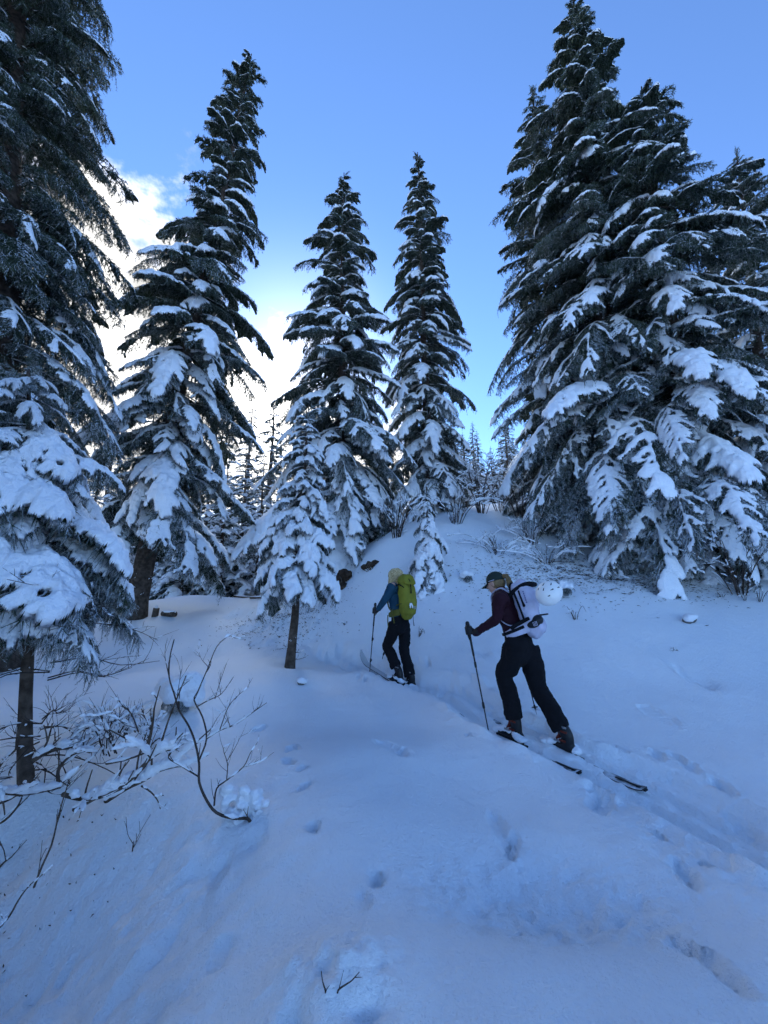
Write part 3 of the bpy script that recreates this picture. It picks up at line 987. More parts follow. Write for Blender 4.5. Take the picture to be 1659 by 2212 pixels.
for k in range(34):
    Y = _rf.uniform(28, 75); px = _rf.uniform(940, 1190)
    r_ = ray(px, 1100)
    far_spruce(r_.x * Y, Y, int(_rf.randint(3)), _rf.uniform(0.8, 1.3), "distant spruce on the bright hillside seen through the gap", "distant spruces on the hillside", _rf)

# two unseen spruces added beyond the left edge to shade the slope there
for k, (x_, y_, kd_, sc_) in enumerate([(-4.0, 1.0, 1, 1.1), (-3.6, -1.0, 0, 1.25)]):
    far_spruce(x_, y_, kd_, sc_, "unseen spruce added beyond the left edge to shade the slope, %s" % ("beside the near stem" if k == 0 else "nearest the viewer"), "unseen spruces added beyond the left edge", _rf)
# ------------------------------------------------------------------ people: shared builders
def fabric(name, col, rough=0.8, sc=60.0, fold=0.5):
    return mat(name, col, rough, noise=(tuple(c * 1.25 for c in col), 8.0, 3.0), bump=[(7.0, fold, 0.03), (sc * 5, 0.15, 0.002)], spec=0.25)


M_SKIN = mat("skin", (0.50, 0.29, 0.21), 0.5, noise=((0.55, 0.32, 0.24), 30, 2))
M_BLACK = fabric("black_fabric", (0.005, 0.005, 0.007), 0.95)
M_BLACK2 = mat("black_plastic", (0.012, 0.012, 0.014), 0.4)
M_WINE = fabric("wine_red_fabric", (0.022, 0.004, 0.010))
M_TEAL = fabric("teal_fabric", (0.011, 0.050, 0.085))
M_OLIVE = fabric("olive_yellow_fabric", (0.175, 0.165, 0.015), 0.7)
M_OLIVE2 = fabric("dark_olive_webbing", (0.10, 0.095, 0.015), 0.7)
M_WHITE = fabric("pale_lilac_fabric", (0.44, 0.43, 0.54), 0.6, fold=0.35)
M_HELM = mat("helmet_white", (0.84, 0.84, 0.82), 0.35, bump=[(30, 0.05, 0.002)], spec=0.5)
M_BLOND = mat("blond_hair", (0.40, 0.27, 0.11), 0.5, noise=((0.72, 0.58, 0.34), 55, 2))
M_DBLOND = mat("dark_blond_hair", (0.15, 0.095, 0.042), 0.5, noise=((0.24, 0.16, 0.075), 40, 3))
M_CAP = fabric("dark_green_cap", (0.016, 0.026, 0.022))
M_ORANGE = mat("orange_plastic", (0.13, 0.02, 0.010), 0.4)
M_METAL = mat("brushed_metal", (0.35, 0.35, 0.36), 0.35, metal=0.9)
M_POLE = mat("pole_black", (0.02, 0.02, 0.024), 0.35, noise=((0.03, 0.03, 0.035), 20, 2))
M_SKI = mat("ski_topsheet", (0.42, 0.44, 0.46), 0.35, noise=((0.52, 0.53, 0.55), 5, 3))
M_SKI_S = mat("snow_dusted_topsheet", (0.10, 0.11, 0.12), 0.5, noise=((0.75, 0.78, 0.82), 9, 4))
M_SKI_D = mat("dark_ski_topsheet", (0.03, 0.035, 0.04), 0.35, noise=((0.06, 0.06, 0.065), 6, 3))
M_LENS = mat("dark_lens", (0.015, 0.01, 0.012), 0.1, spec=0.7)


BAKE = bpy.data.scenes.new("bake")


def smooth_path(pts, vals, sub=5):
    """Catmull-Rom through joints, with interpolated radii"""
    P = np.array([list(p) for p in pts], float); Rr = np.array(vals, float)
    if len(P) < 3:
        t = np.linspace(0, 1, sub + 1)[:, None]
        return P[0] + (P[-1] - P[0]) * t, Rr[0] + (Rr[-1] - Rr[0]) * t
    A = np.concatenate([[2 * P[0] - P[1]], P, [2 * P[-1] - P[-2]]])
    out, ro = [], []
    for i in range(len(P) - 1):
        p0, p1, p2, p3 = A[i:i + 4]
        for k in range(sub):
            t = k / sub
            out.append(0.5 * (2 * p1 + (p2 - p0) * t + (2 * p0 - 5 * p1 + 4 * p2 - p3) * t * t + (3 * p1 - p0 - 3 * p2 + p3) * t ** 3))
            ro.append(Rr[i] + (Rr[i + 1] - Rr[i]) * (t * t * (3 - 2 * t)))
    out.append(P[-1]); ro.append(Rr[-1])
    return np.array(out), np.array(ro)


def loft(pts, radii, axis, n=16, sub=5, power=2.0, caps=True):
    """closed tube with elliptical (or boxier, power > 2) section; radii: [(along axis, across)]"""
    radii = [(r, r) if not isinstance(r, (tuple, list)) else r for r in radii]
    P, Rr = smooth_path(pts, radii, sub)
    d = np.gradient(P, axis=0); d /= np.linalg.norm(d, axis=1, keepdims=True) + 1e-9
    if caps:
        pre_p, pre_r, post_p, post_r, pd, qd = [], [], [], [], [], []
        for ph in (R(80), R(55), R(28)):
            pre_p.append(P[0] - d[0] * min(Rr[0]) * math.sin(ph)); pre_r.append(Rr[0] * math.cos(ph))
        for ph in (R(28), R(55), R(80)):
            post_p.append(P[-1] + d[-1] * min(Rr[-1]) * math.sin(ph)); post_r.append(Rr[-1] * math.cos(ph))
        P = np.concatenate([pre_p, P, post_p]); Rr = np.concatenate([pre_r, Rr, post_r])
        d = np.concatenate([[d[0]] * 3, d, [d[-1]] * 3])
    ax = np.array(list(axis), float)
    th = np.arange(n) * 2 * np.pi / n
    c, s = np.cos(th), np.sin(th)
    c = np.sign(c) * np.abs(c) ** (2 / power); s = np.sign(s) * np.abs(s) ** (2 / power)
    V = []
    for p, t, r in zip(P, d, Rr):
        a = ax - t * ax.dot(t)
        if np.linalg.norm(a) < 0.05:
            a = np.array([t[1], -t[0], 0.001])
        a /= np.linalg.norm(a); b = np.cross(t, a)
        V.append(p + c[:, None] * a * r[0] + s[:, None] * b * r[1])
    m = len(P)
    V = np.concatenate(V + [P[:1], P[-1:]])
    k = (np.arange(m - 1)[:, None] * n + np.arange(n)[None]).ravel()
    k2 = (np.arange(m - 1)[:, None] * n + (np.arange(n)[None] + 1) % n).ravel()
    j = np.arange(n); j2 = (j + 1) % n
    F = [np.stack([k, k2, k2 + n, k + n], 1),
         np.concatenate([np.stack([j2, j, np.full(n, m * n)], 1), np.stack([j + (m - 1) * n, j2 + (m - 1) * n, np.full(n, m * n + 1)], 1)])]
    return V, F


def ball(c, r, axes=None, n=14):
    """ellipsoid; r = 3 radii along the axes (matrix columns)"""
    u = np.linspace(0, np.pi, n); v = np.arange(2 * n) * np.pi / n
    pts = np.stack([np.outer(np.sin(u[1:-1]), np.cos(v)), np.outer(np.sin(u[1:-1]), np.sin(v)), np.outer(np.cos(u[1:-1]), np.ones(2 * n))], -1).reshape(-1, 3)
    pts = np.concatenate([pts, [[0, 0, 1], [0, 0, -1]]]) * np.array(r)
    if axes is not None:
        pts = pts @ np.array(axes).T
    V = pts + np.array(list(c))
    w = 2 * n; m = n - 2
    k = (np.arange(m - 1)[:, None] * w + np.arange(w)[None]).ravel(); k2 = (np.arange(m - 1)[:, None] * w + (np.arange(w)[None] + 1) % w).ravel()
    j = np.arange(w); j2 = (j + 1) % w
    F = [np.stack([k, k + w, k2 + w, k2], 1), np.concatenate([np.stack([np.full(w, m * w), j, j2], 1), np.stack([j2 + (m - 1) * w, j + (m - 1) * w, np.full(w, m * w + 1)], 1)])]
    return V, F


def fuse(name, parts, mats, parent, voxel=0.011, smooth=5, folds=None, fold_size=0.12):
    """several closed shapes grown together into one continuous surface"""
    V, F = join(parts)
    o = mesh_obj(name, V, F, mats)
    md = o.modifiers.new("r", 'REMESH'); md.mode = 'VOXEL'; md.voxel_size = voxel; md.use_smooth_shade = True
    md = o.modifiers.new("s", 'SMOOTH'); md.iterations = smooth; md.factor = 0.5
    if folds:
        tx = bpy.data.textures.new("folds", 'CLOUDS'); tx.noise_scale = fold_size; tx.noise_depth = 2
        md = o.modifiers.new("d", 'DISPLACE'); md.texture = tx; md.strength = folds; md.mid_level = 0.5; md.texture_coords = 'LOCAL'
    BAKE.collection.objects.link(o)                # evaluate it alone, not with the whole forest
    vl = BAKE.view_layers[0]
    vl.update()
    me = bpy.data.meshes.new_from_object(o.evaluated_get(vl.depsgraph))
    BAKE.collection.objects.unlink(o)
    me.name = name
    o.modifiers.clear()
    old = o.data; o.data = me; bpy.data.meshes.remove(old)
    if not me.materials:
        me.materials.append(mats)
    me.polygons.foreach_set("use_smooth", np.full(len(me.polygons), True))
    if parent is not None:
        o.parent = parent; o.matrix_parent_inverse = Matrix.Translation(-parent.location)
    return o


def plain(name, parts, m, parent, smooth=True):
    V, F = join(parts)
    o = mesh_obj(name, V, F, m, None, smooth=smooth)
    if parent is not None:
        o.parent = parent; o.matrix_parent_inverse = Matrix.Translation(-parent.location)
    return o


def box_hull(c, half, axes, bevel=0.25):
    """bevelled box: c centre, half sizes, axes as 3 unit vectors"""
    bm = bmesh.new()
    bmesh.ops.create_cube(bm, size=2.0)
    for v in bm.verts:
        v.co = Vector((v.co.x * half[0], v.co.y * half[1], v.co.z * half[2]))
    bmesh.ops.bevel(bm, geom=bm.edges[:], offset=bevel * min(half), segments=2, profile=0.6, affect='EDGES')
    bmesh.ops.triangulate(bm, faces=bm.faces[:])
    V = np.array([v.co[:] for v in bm.verts]); F = np.array([[v.index for v in f.verts] for f in bm.faces])
    bm.verts.index_update()
    F = np.array([[v.index for v in f.verts] for f in bm.faces])
    bm.free()
    A = np.array([list(a) for a in axes])
    return V @ A + np.array(list(c)), F


def unit(v):
    return Vector(v).normalized()


def hand_chains(wrist, grip, pole_dir, fr, side, r=0.0115):
    """palm, four curled fingers of unequal length and a thumb closed round a pole grip"""
    out = []
    p = unit(pole_dir)
    to = (Vector(grip) - Vector(wrist)); to = unit(to - p * to.dot(p))
    out_v = unit(p.cross(to)) * side
    palm_c = Vector(grip) - to * 0.030
    out.append(loft([wrist, Vector(wrist).lerp(palm_c, 0.6), palm_c + to * 0.012], [(0.026, 0.022), (0.034, 0.022), (0.042, 0.020)], p))
    for k, (h, ln) in enumerate(((0.032, 0.95), (0.011, 1.08), (-0.010, 1.0), (-0.031, 0.80))):
        c = Vector(grip) + p * h
        rad = 0.026
        base = c - to * 0.028 + out_v * 0.016
        pts = [base, c + out_v * rad + to * 0.004, c + to * rad * 1.02 + out_v * 0.010, c + to * rad * 0.8 * ln - out_v * rad * 0.75, c - out_v * rad * 1.0 * ln - to * 0.006]
        out.append(loft(pts, [r * 1.05, r * 1.05, r, r * 0.93, r * 0.85], p, n=10))
    b = Vector(grip) - to * 0.034 + p * 0.024
    pts = [b, Vector(grip) - out_v * 0.024 + p * 0.036 - to * 0.014, Vector(grip) - out_v * 0.027 + p * 0.044 + to * 0.012, Vector(grip) - out_v * 0.010 + p * 0.050 + to * 0.027]
    out.append(loft(pts, [r * 1.25, r * 1.2, r * 1.05, r * 0.9], p, n=10))
    return out


def ski_pole(top, tip, label, group, grip_len=0.13, clamps=(0.36, 0.70)):
    top, tip = Vector(top), Vector(tip)
    root = empty("ski_pole", tip)
    d = unit(tip - top); L = (tip - top).length
    ax = Vector((d.y, -d.x, 0.01)).normalized()
    P = lambda s: top + d * s
    plain("shaft", [loft([P(grip_len), P(L * clamps[0])], [0.0088] * 2, ax, 10), loft([P(L * clamps[0]), P(L * clamps[1])], [0.0074] * 2, ax, 10),
                    loft([P(L * clamps[1]), P(L - 0.05)], [0.0060] * 2, ax, 10)], M_POLE, root)
    plain("grip", [loft([P(-0.01), P(0.012), P(0.03), P(0.07), P(grip_len * 1.35)], [(0.019, 0.022), (0.020, 0.024), 0.015, 0.0155, 0.013], ax, 12)], M_BLACK2, root)
    plain("foam_sleeve", [loft([P(grip_len * 1.3), P(grip_len * 1.3 + 0.16)], [0.0125, 0.0115], ax, 12)], M_BLACK2, root)
    for c in clamps:
        plain("clamp", [loft([P(L * c - 0.022), P(L * c + 0.022)], [0.0125, 0.0125], ax, 12), box_hull(P(L * c) + ax * 0.015, (0.008, 0.006, 0.016), (ax, d.cross(ax), d))], M_BLACK2, root)
    plain("basket", [loft([P(L - 0.075), P(L - 0.072)], [0.034, 0.034], ax, 14, caps=False), loft([P(L - 0.09), P(L - 0.06)], [0.011, 0.010], ax, 10)], M_BLACK2, root)
    plain("tip", [loft([P(L - 0.055), P(L)], [0.0052, 0.002], ax, 8)], M_METAL, root)
    st = [P(0.005) + ax * 0.012, P(0.05) + ax * 0.045, P(0.12) + ax * 0.050, P(0.17) + ax * 0.02, P(0.14) + ax * 0.004]
    plain("wrist_strap", [loft(st, [(0.008, 0.0015)] * 5, d.cross(ax), 8)], M_BLACK2, root)
    tag(root, label, "ski pole", group)
    return root


def ski(center, fwd, pitch, m, label, group, L=1.66, w=0.048, tip_h=0.09, lift=0.0):
    """centre under the boot; fwd unit vector on the ground plane; pitch up angle"""
    root = empty("touring_ski", center)
    f = (Vector(fwd) * math.cos(pitch) + Vector((0, 0, 1)) * math.sin(pitch)).normalized()
    l = Vector((-fwd[1], fwd[0], 0)).normalized(); u = f.cross(l).normalized()
    S = np.linspace(-0.72, L - 0.72, 34)
    V = []
    for s in S:
        k = (s + 0.72) / L
        tip = max(0, s - (L - 0.72 - 0.26)) / 0.26
        tail = max(0, -0.72 + 0.09 - s) / 0.09
        z = tip_h * tip ** 2 + 0.015 * tail ** 2
        ww = w * (1 + 0.16 * (2 * k - 1) ** 2) * (math.sqrt(max(0.03, 1 - max(0, tip - 0.45) ** 2 / 0.31)) if tip > 0.45 else 1) * (1 - 0.25 * tail ** 2)
        th = 0.0065 * (1 - 0.45 * tip) + 0.003 * math.exp(-(s / 0.3) ** 2)
        for a, b in ((1, -1), (1, 0.35), (0.9, 1), (-0.9, 1), (-1, 0.35), (-1, -1)):
            V.append(Vector(center) + f * s + l * ww * a + u * (z + th * (b + 1)))
    V = np.array([list(v) for v in V]); n = 6; mm = len(S)
    F = [np.array([[i * n + j, i * n + (j + 1) % n, (i + 1) * n + (j + 1) % n, (i + 1) * n + j] for i in range(mm - 1) for j in range(n)])]
    F.append(np.array([[0, j + 1, j] for j in range(1, n - 1)] + [[(mm - 1) * n, (mm - 1) * n + j, (mm - 1) * n + j + 1] for j in range(1, n - 1)]))
    o = plain("ski_body", [(V, F)], m, root, smooth=False)
    o.data.materials.append(M_SKI_D)
    mi = [0] * len(o.data.polygons)
    nt = 2 * (n - 2)
    for i in range(len(mi)):
        mi[i] = 1 if i < nt else (0 if (i - nt) % n in (1, 2, 3) else 1)
    o.data.polygons.foreach_set('material_index', mi)
    ax = (f, l, u)
    plain("toe_binding", [box_hull(Vector(center) + f * 0.16 + u * 0.025, (0.035, 0.028, 0.014), ax), box_hull(Vector(center) + f * 0.155 + u * 0.045 + l * 0.024, (0.012, 0.006, 0.016), ax),
                          box_hull(Vector(center) + f * 0.155 + u * 0.045 - l * 0.024, (0.012, 0.006, 0.016), ax)], M_METAL, root)
    plain("heel_binding", [box_hull(Vector(center) - f * 0.17 + u * 0.03, (0.045, 0.03, 0.018), ax), box_hull(Vector(center) - f * 0.15 + u * 0.055, (0.018, 0.02, 0.014), ax)], M_BLACK2, root)
    plain("brake_arm", [loft([Vector(center) - f * 0.10 + l * (w + .004) + u * 0.02, Vector(center) - f * 0.19 + l * (w + 0.012) + u * 0.01, Vector(center) - f * 0.25 + l * (w + 0.014) - u * 0.012], [0.005, 0.005, 0.006], u, 8)], M_BLACK2, root)
    plain("tail_clip", [box_hull(Vector(center) - f * 0.70 + u * 0.016, (0.035, 0.022, 0.006), ax), loft([Vector(center) - f * 0.5 + u * 0.017, Vector(center) - f * 0.69 + u * 0.022], [(0.016, 0.003)] * 2, l, 8)], M_BLACK2, root)
    tag(root, label, "ski", group)
    return root


def boot(ankle, toe, heel, fr, parent, shell, accent, snowy):
    """touring boot: lower shell, cuff, buckles, sole and the snow caught on it"""
    ankle, toe, heel = Vector(ankle), Vector(toe), Vector(heel)
    f = unit(toe - heel); l = fr.l; u = f.cross(l).normalized()
    if u.z < 0: u = -u
    L = (toe - heel).length
    b = fuse("boot", [loft([heel + u * 0.05 + f * 0.04, heel + f * L * 0.45 + u * 0.055, heel + f * L * 0.75 + u * 0.046, toe + u * 0.035 - f * 0.035], [(0.042, 0.045), (0.046, 0.05), (0.05, 0.042), (0.044, 0.03)], l),
                      loft([heel + f * 0.075 + u * 0.06, heel + f * 0.085 + u * 0.15, ankle + u * 0.03], [(0.044, 0.055), (0.048, 0.058), (0.052, 0.062)], l)], shell, parent, 0.009, 4)
    plain("boot_sole", [box_hull(heel.lerp(toe, 0.5) + u * 0.008, (L * 0.5, 0.036, 0.012), (f, l, u))], M_BLACK2, parent)
    for k, (s, h) in enumerate(((0.35, 0.11), (0.52, 0.095), (0.30, 0.19), (0.32, 0.23))):
        plain("boot_buckle", [box_hull(heel + f * L * s + l * 0.052 + u * h, (0.03, 0.007, 0.008), (f, l, u))], M_METAL if k % 2 else accent, parent)
    plain("boot_tongue", [loft([heel + f * L * 0.60 + u * 0.09, heel + f * L * 0.50 + u * 0.15, ankle + f * 0.055 + u * 0.02], [(0.026, 0.016), (0.03, 0.018), (0.032, 0.014)], l)], accent, parent)
    if snowy:
        rg = np.random.RandomState(int(abs(toe.x) * 1000) % 991)
        blobs = [ball(heel.lerp(toe, s) + u * (0.05 + 0.045 * math.sin(s * 3.1)) * 0.8 + l * rg.uniform(-0.03, 0.05), (0.05 * rg.uniform(.8, 1.2), 0.042, 0.032 * rg.uniform(.7, 1.3)), n=8) for s in np.linspace(0.02, 1.02, 10)]
        fuse("boot_snow", blobs, M_TSNOW, parent, 0.009, 3, folds=0.015, fold_size=0.03)


def head_parts(c, hf, hl, hu):
    """face and skull in the head's frame (hf towards the nose)"""
    A = np.array([list(hf), list(hl), list(hu)]).T
    q = lambda x, y, z: Vector(c) + hf * x + hl * y + hu * z
    P = [ball(q(-0.012, 0, 0.025), (0.098, 0.077, 0.094), A), ball(q(0.022, 0, -0.040), (0.070, 0.062, 0.078), A), ball(q(0.045, 0, -0.090), (0.032, 0.034, 0.026), A),
         loft([q(0.088, 0, 0.022), q(0.105, 0, -0.010), q(0.112, 0, -0.024), q(0.092, 0, -0.034)], [0.009, 0.012, 0.014, 0.011], hl, 10),
         ball(q(0.083, 0, -0.060), (0.014, 0.024, 0.009), A, 8), ball(q(0.080, 0, -0.074), (0.014, 0.021, 0.009), A, 8), ball(q(0.080, 0, 0.036), (0.016, 0.052, 0.012), A, 8)]
    for s in (-1, 1):
        P.append(ball(q(-0.008, s * 0.079, -0.010), (0.020, 0.010, 0.032), A, 8))
        P.append(ball(q(0.055, s * 0.044, -0.025), (0.026, 0.022, 0.026), A, 8))
    return P, q


def person(fr, J, jt, label, top_mat, hair_mat, feet):
    """jt: dict of joints. Builds the continuous body and the clothes over it."""
    root = empty("person", fr.C)
    tag(root, label, "person")
    l = fr.l
    hf, hl, hu = jt['head_axes']
    hp, q = head_parts(jt['head'], hf, hl, hu)
    # body, one surface
    B = hp + [loft([jt['neck'] - fr.u * 0.03, jt['neck'].lerp(jt['head'], 0.5), q(-0.02, 0, -0.06)], [0.055, 0.050, 0.05], l),
              loft([jt['pelvis'] - fr.u * 0.05, jt['waist'], jt['chest'], jt['neck']], [(0.15, 0.10), (0.125, 0.09), (0.15, 0.10), (0.07, 0.06)], l)]
    for s in 'LR':
        B.append(loft([jt['neck'].lerp(jt['sho' + s], 0.5), jt['sho' + s], jt['elb' + s], jt['wri' + s]], [0.05, 0.048, 0.036, 0.024], l))
        B.append(loft([jt['hip' + s], jt['kne' + s], jt['ank' + s]], [0.078, 0.052, 0.036], l))
        B += hand_chains(jt['wri' + s], jt['grip' + s], jt['pole' + s], fr, 1 if s == 'L' else -1, 0.0095)
    fuse("body", B, M_SKIN, root, 0.010, 2)
    for s in (-1, 1):
        plain("eye", [ball(q(0.078, s * 0.030, 0.010), (0.011, 0.012, 0.010), n=8)], M_LENS, root)
    # trousers
    T = [loft([jt['waist'].lerp(jt['pelvis'], 0.25), jt['pelvis'], jt['pelvis'] - fr.u * 0.09 + fr.f * 0.0], jt['pel_r'], l)]
    for s in 'LR':
        h, k, a = jt['hip' + s], jt['kne' + s], jt['ank' + s]
        T.append(loft([h + fr.u * 0.03, h.lerp(k, 0.5) - fr.f * 0.012, k, k.lerp(a, 0.5) - fr.f * 0.015, a + (k - a) * 0.10, a + (k - a) * 0.02], jt['leg_r'], l, caps=False))
    fuse("trousers", T, M_BLACK, root, 0.011, 4, folds=0.028, fold_size=0.07)
    # top
    U = [loft([jt['waist'].lerp(jt['pelvis'], 0.35), jt['waist'], jt['chest'], jt['neck'] - fr.u * 0.035], jt['tor_r'], l),
         loft([jt['neck'] - fr.u * 0.04, jt['neck'] + (jt['head'] - jt['neck']) * 0.22], [0.068, 0.060], l)]
    for s in 'LR':
        U.append(loft([jt['chest'].lerp(jt['sho' + s], 0.6), jt['sho' + s], jt['sho' + s].lerp(jt['elb' + s], 0.5), jt['elb' + s], jt['elb' + s].lerp(jt['wri' + s], 0.5), jt['wri' + s]], jt['arm_r'], l))
    fuse("jacket", U, top_mat, root, 0.010, 4, folds=0.020, fold_size=0.06)
    for s in 'LR':
        fuse("glove", hand_chains(jt['wri' + s], jt['grip' + s], jt['pole' + s], fr, 1 if s == 'L' else -1, 0.0125) +
             [loft([jt['wri' + s].lerp(jt['elb' + s], 0.16), jt['wri' + s]], [0.043, 0.036], l)], M_BLACK2, root, 0.0055, 2)
    return root, q
# ------------------------------------------------------------------ rear hiker: wine-red top, cap, white pack
J1 = F1.J
F1t = Frame(F1.C, 58, F1.crop)          # the upper body is turned a little further to the left


def head_axes(fr, yaw, pitch):
    a = R(yaw); b = R(pitch)
    f = fr.f * math.cos(a) + fr.l * math.sin(a)
    l = fr.l * math.cos(a) - fr.f * math.sin(a)
    hf = (f * math.cos(b) + fr.u * math.sin(b)).normalized()
    hu = hf.cross(l).normalized()
    return hf, l, hu


poleL_top, poleL_tip = J1(238, 700, 0.27), J1(490, 1985, 0.20)
poleR_top, poleR_tip = J1(742, 720, -0.33), J1(985, 1678, -0.40)
jt = dict(head=J1(540, 262, 0.0), head_axes=head_axes(F1, 8, -16), neck=J1(610, 352, 0.0), chest=J1(640, 480, 0.0), waist=J1(735, 730, 0.0), pelvis=J1(800, 930, 0.0),
          shoL=F1t.J(590, 415, 0.165), elbL=J1(545, 650, 0.24), wriL=J1(322, 800, 0.25), gripL=J1(252, 772, 0.268), poleL=poleL_top - poleL_tip,
          shoR=F1t.J(640, 430, -0.165), elbR=J1(690, 650, -0.27), wriR=J1(740, 780, -0.31), gripR=J1(757, 790, -0.335), poleR=poleR_top - poleR_tip,
          hipL=J1(745, 985, 0.085), kneL=J1(632, 1260, 0.085), ankL=J1(748, 1735, 0.07),
          hipR=J1(885, 985, -0.085), kneR=J1(1005, 1400, -0.085), ankR=J1(1258, 1850, -0.07),
          pel_r=[(0.145, 0.110), (0.165, 0.135), (0.15, 0.125)],
          leg_r=[(0.105, 0.125), (0.098, 0.112), (0.080, 0.092), (0.082, 0.090), (0.082, 0.092), (0.085, 0.096)],
          tor_r=[(0.150, 0.105), (0.145, 0.105), (0.170, 0.125), (0.090, 0.080)], arm_r=[0.085, 0.078, 0.063, 0.052, 0.046, 0.036])
for k in ('hip', 'kne', 'ank', 'sho', 'elb', 'wri'):
    print(k, [tuple(round(c, 2) for c in jt[k + s]) for s in 'LR'])
p1, q1 = person(F1, J1, jt, "hiker in wine-red top and dark cap bending forward on skis, white backpack on the back", M_WINE, M_DBLOND, None)
slope1 = 0.05
SK1 = Vector((-math.sin(R(32)), math.cos(R(32)), 0))
for ank, c, nm in ((jt['ankR'], FEET1[0], "dark touring ski under the rear boot of the hiker with the white pack"), (jt['ankL'], FEET1[1], "dark touring ski under the front boot of the hiker with the white pack")):
    d = F1.f * math.cos(slope1) + F1.u * math.sin(slope1)
    boot(ank, c + d * 0.15, c - d * 0.15, F1, p1, M_BLACK2, M_ORANGE, True)
    ski(c - F1.u * 0.044, SK1, slope1 - 0.03, M_SKI_S, nm, "touring skis", L=1.54, tip_h=0.06)
print("slopes", slope1, [tuple(round(v, 3) for v in q) for q in FEET1 + FEET2], [round(fh(q.x, q.y), 3) for q in FEET1 + FEET2])
# cap: crown, visor, piping; then the pony tail and hair
hf, hl, hu = jt['head_axes']
A_ = np.array([list(hf), list(hl), list(hu)]).T
V, F = ball(q1(-0.012, 0, 0.032), (0.108, 0.088, 0.098), A_, 16)
cut = ((V - np.array(list(q1(0, 0, 0.018)))) @ np.array(list(hu)))
V[cut < 0] -= np.outer(cut[cut < 0], np.array(list(hu)))          # flatten the crown's lower rim
plain("cap_crown", [(V, F)], M_CAP, p1)
vis = []
for s in np.linspace(-1, 1, 9):
    vis.append([q1(0.070 + 0.105 * math.sqrt(1 - (s * 0.92) ** 2) * t, s * 0.078, 0.030 - 0.018 * s * s - 0.038 * t) for t in (0, 0.5, 1.0)])
gv = np.array([[list(p) for p in r] for r in vis]).reshape(-1, 3)
qi = np.array([[i * 3 + j, i * 3 + j + 1, (i + 1) * 3 + j + 1, (i + 1) * 3 + j] for i in range(8) for j in range(2)])
up_ = np.array(list(hu)) * 0.005
plain("cap_visor", [(np.concatenate([gv, gv - up_]), np.concatenate([qi[:, ::-1], qi + len(gv)]))], M_CAP, p1)
plain("cap_piping", [loft([q1(0.086, 0.03 + 0.055 * 0, 0.034)] + [q1(0.088 * math.cos(t) - 0.01, 0.089 * math.sin(t), 0.030 + 0.002 * math.sin(3 * t)) for t in np.linspace(0.35, 1.9, 7)], [0.0035] * 8, hu, 6)], M_WHITE, p1)
_rh = np.random.RandomState(4)
hair = [ball(q1(-0.030, 0, -0.005), (0.088, 0.083, 0.075), A_, 12)]
plain("hair", hair, M_DBLOND, p1)
st = []
for k in range(46):
    y0, z0 = _rh.uniform(-0.022, 0.022), _rh.uniform(-0.012, 0.022)
    dy, dz = _rh.uniform(-0.03, 0.03), _rh.uniform(-0.03, 0.03)
    st.append(loft([q1(-0.085, y0 * 0.5, 0.03 + z0 * 0.5), q1(-0.135, y0, 0.042 + z0), q1(-0.165, y0 + dy * .6, 0.015 + z0 + dz * .5), q1(-0.165 + _rh.uniform(-.02, .02), y0 + dy, -0.035 + z0 + dz), q1(-0.150 + _rh.uniform(-.02, .02), y0 + dy, -0.09 + dz)],
                   [0.006, 0.007, 0.007, 0.005, 0.002], hl, 5, 3))
plain("pony_tail", st, M_DBLOND, p1, True)
ski_pole(poleL_top, poleL_tip, "black telescopic ski pole in the left hand of the hiker with the white pack", "ski poles")
ski_pole(poleR_top, poleR_tip, "black ski pole planted on the far side of the hiker with the white pack", "ski poles")
# white backpack (a thing of its own, worn)
ba = unit(jt['neck'] - jt['waist']); bb = unit(ba.cross(F1t.l)); 
if bb.dot(F1t.f) > 0: bb = -bb                                     # bb points to the rear
K1 = empty("backpack", jt['waist'])


def on1(up, back, left):
    return jt['waist'] + ba * up + bb * back + F1t.l * left


torso_len = (jt['neck'] - jt['waist']).length
def packsec(rows):
    return loft([on1(u, b_, 0) for u, b_, w, d in rows], [(w, d) for u, b_, w, d in rows], F1t.l, 24, 6, power=3.0)
fuse("pack_body", [packsec([(-0.10, 0.175, 0.12, 0.055), (-0.04, 0.19, 0.145, 0.085), (0.08, 0.20, 0.15, 0.10), (0.20, 0.215, 0.145, 0.115), (0.31, 0.225, 0.135, 0.11), (0.37, 0.22, 0.115, 0.08)]),
                   packsec([(-0.11, 0.20, 0.12, 0.06), (-0.06, 0.245, 0.135, 0.075), (0.01, 0.25, 0.13, 0.06)])], M_WHITE, K1, 0.009, 3, folds=0.020, fold_size=0.07)
fuse("lid", [packsec([(0.33, 0.13, 0.10, 0.035), (0.37, 0.17, 0.12, 0.06), (0.375, 0.22, 0.115, 0.05)])], M_WHITE, K1, 0.009, 3, folds=0.015)
for s in (-1, 1):
    plain("shoulder_strap", [loft([on1(0.34, 0.10, 0.075 * s), on1(0.415, 0.02, 0.085 * s), on1(0.38, -0.085, 0.10 * s), on1(0.28, -0.108, 0.11 * s), on1(0.14, -0.095, 0.12 * s), on1(0.03, 0.0, 0.155 * s), on1(0.02, 0.1, 0.14 * s)],
                                  [(0.030, 0.008)] * 4 + [(0.018, 0.005)] * 3, F1t.l, 12)], M_WHITE, K1)
    plain("hip_fin", [loft([on1(-0.03, 0.17, 0.13 * s), on1(-0.045, 0.05, 0.158 * s), on1(-0.055, -0.06, 0.135 * s)], [(0.012, 0.055), (0.012, 0.05), (0.010, 0.032)], F1t.l, 14)], M_WHITE, K1)
    plain("hip_belt", [loft([on1(-0.02, 0.14, 0.152 * s), on1(-0.035, 0.03, 0.175 * s), on1(-0.045, -0.07, 0.140 * s), on1(-0.05, -0.13, 0.03 * s)], [(0.006, 0.016)] * 4, F1t.l, 10)], M_BLACK, K1)
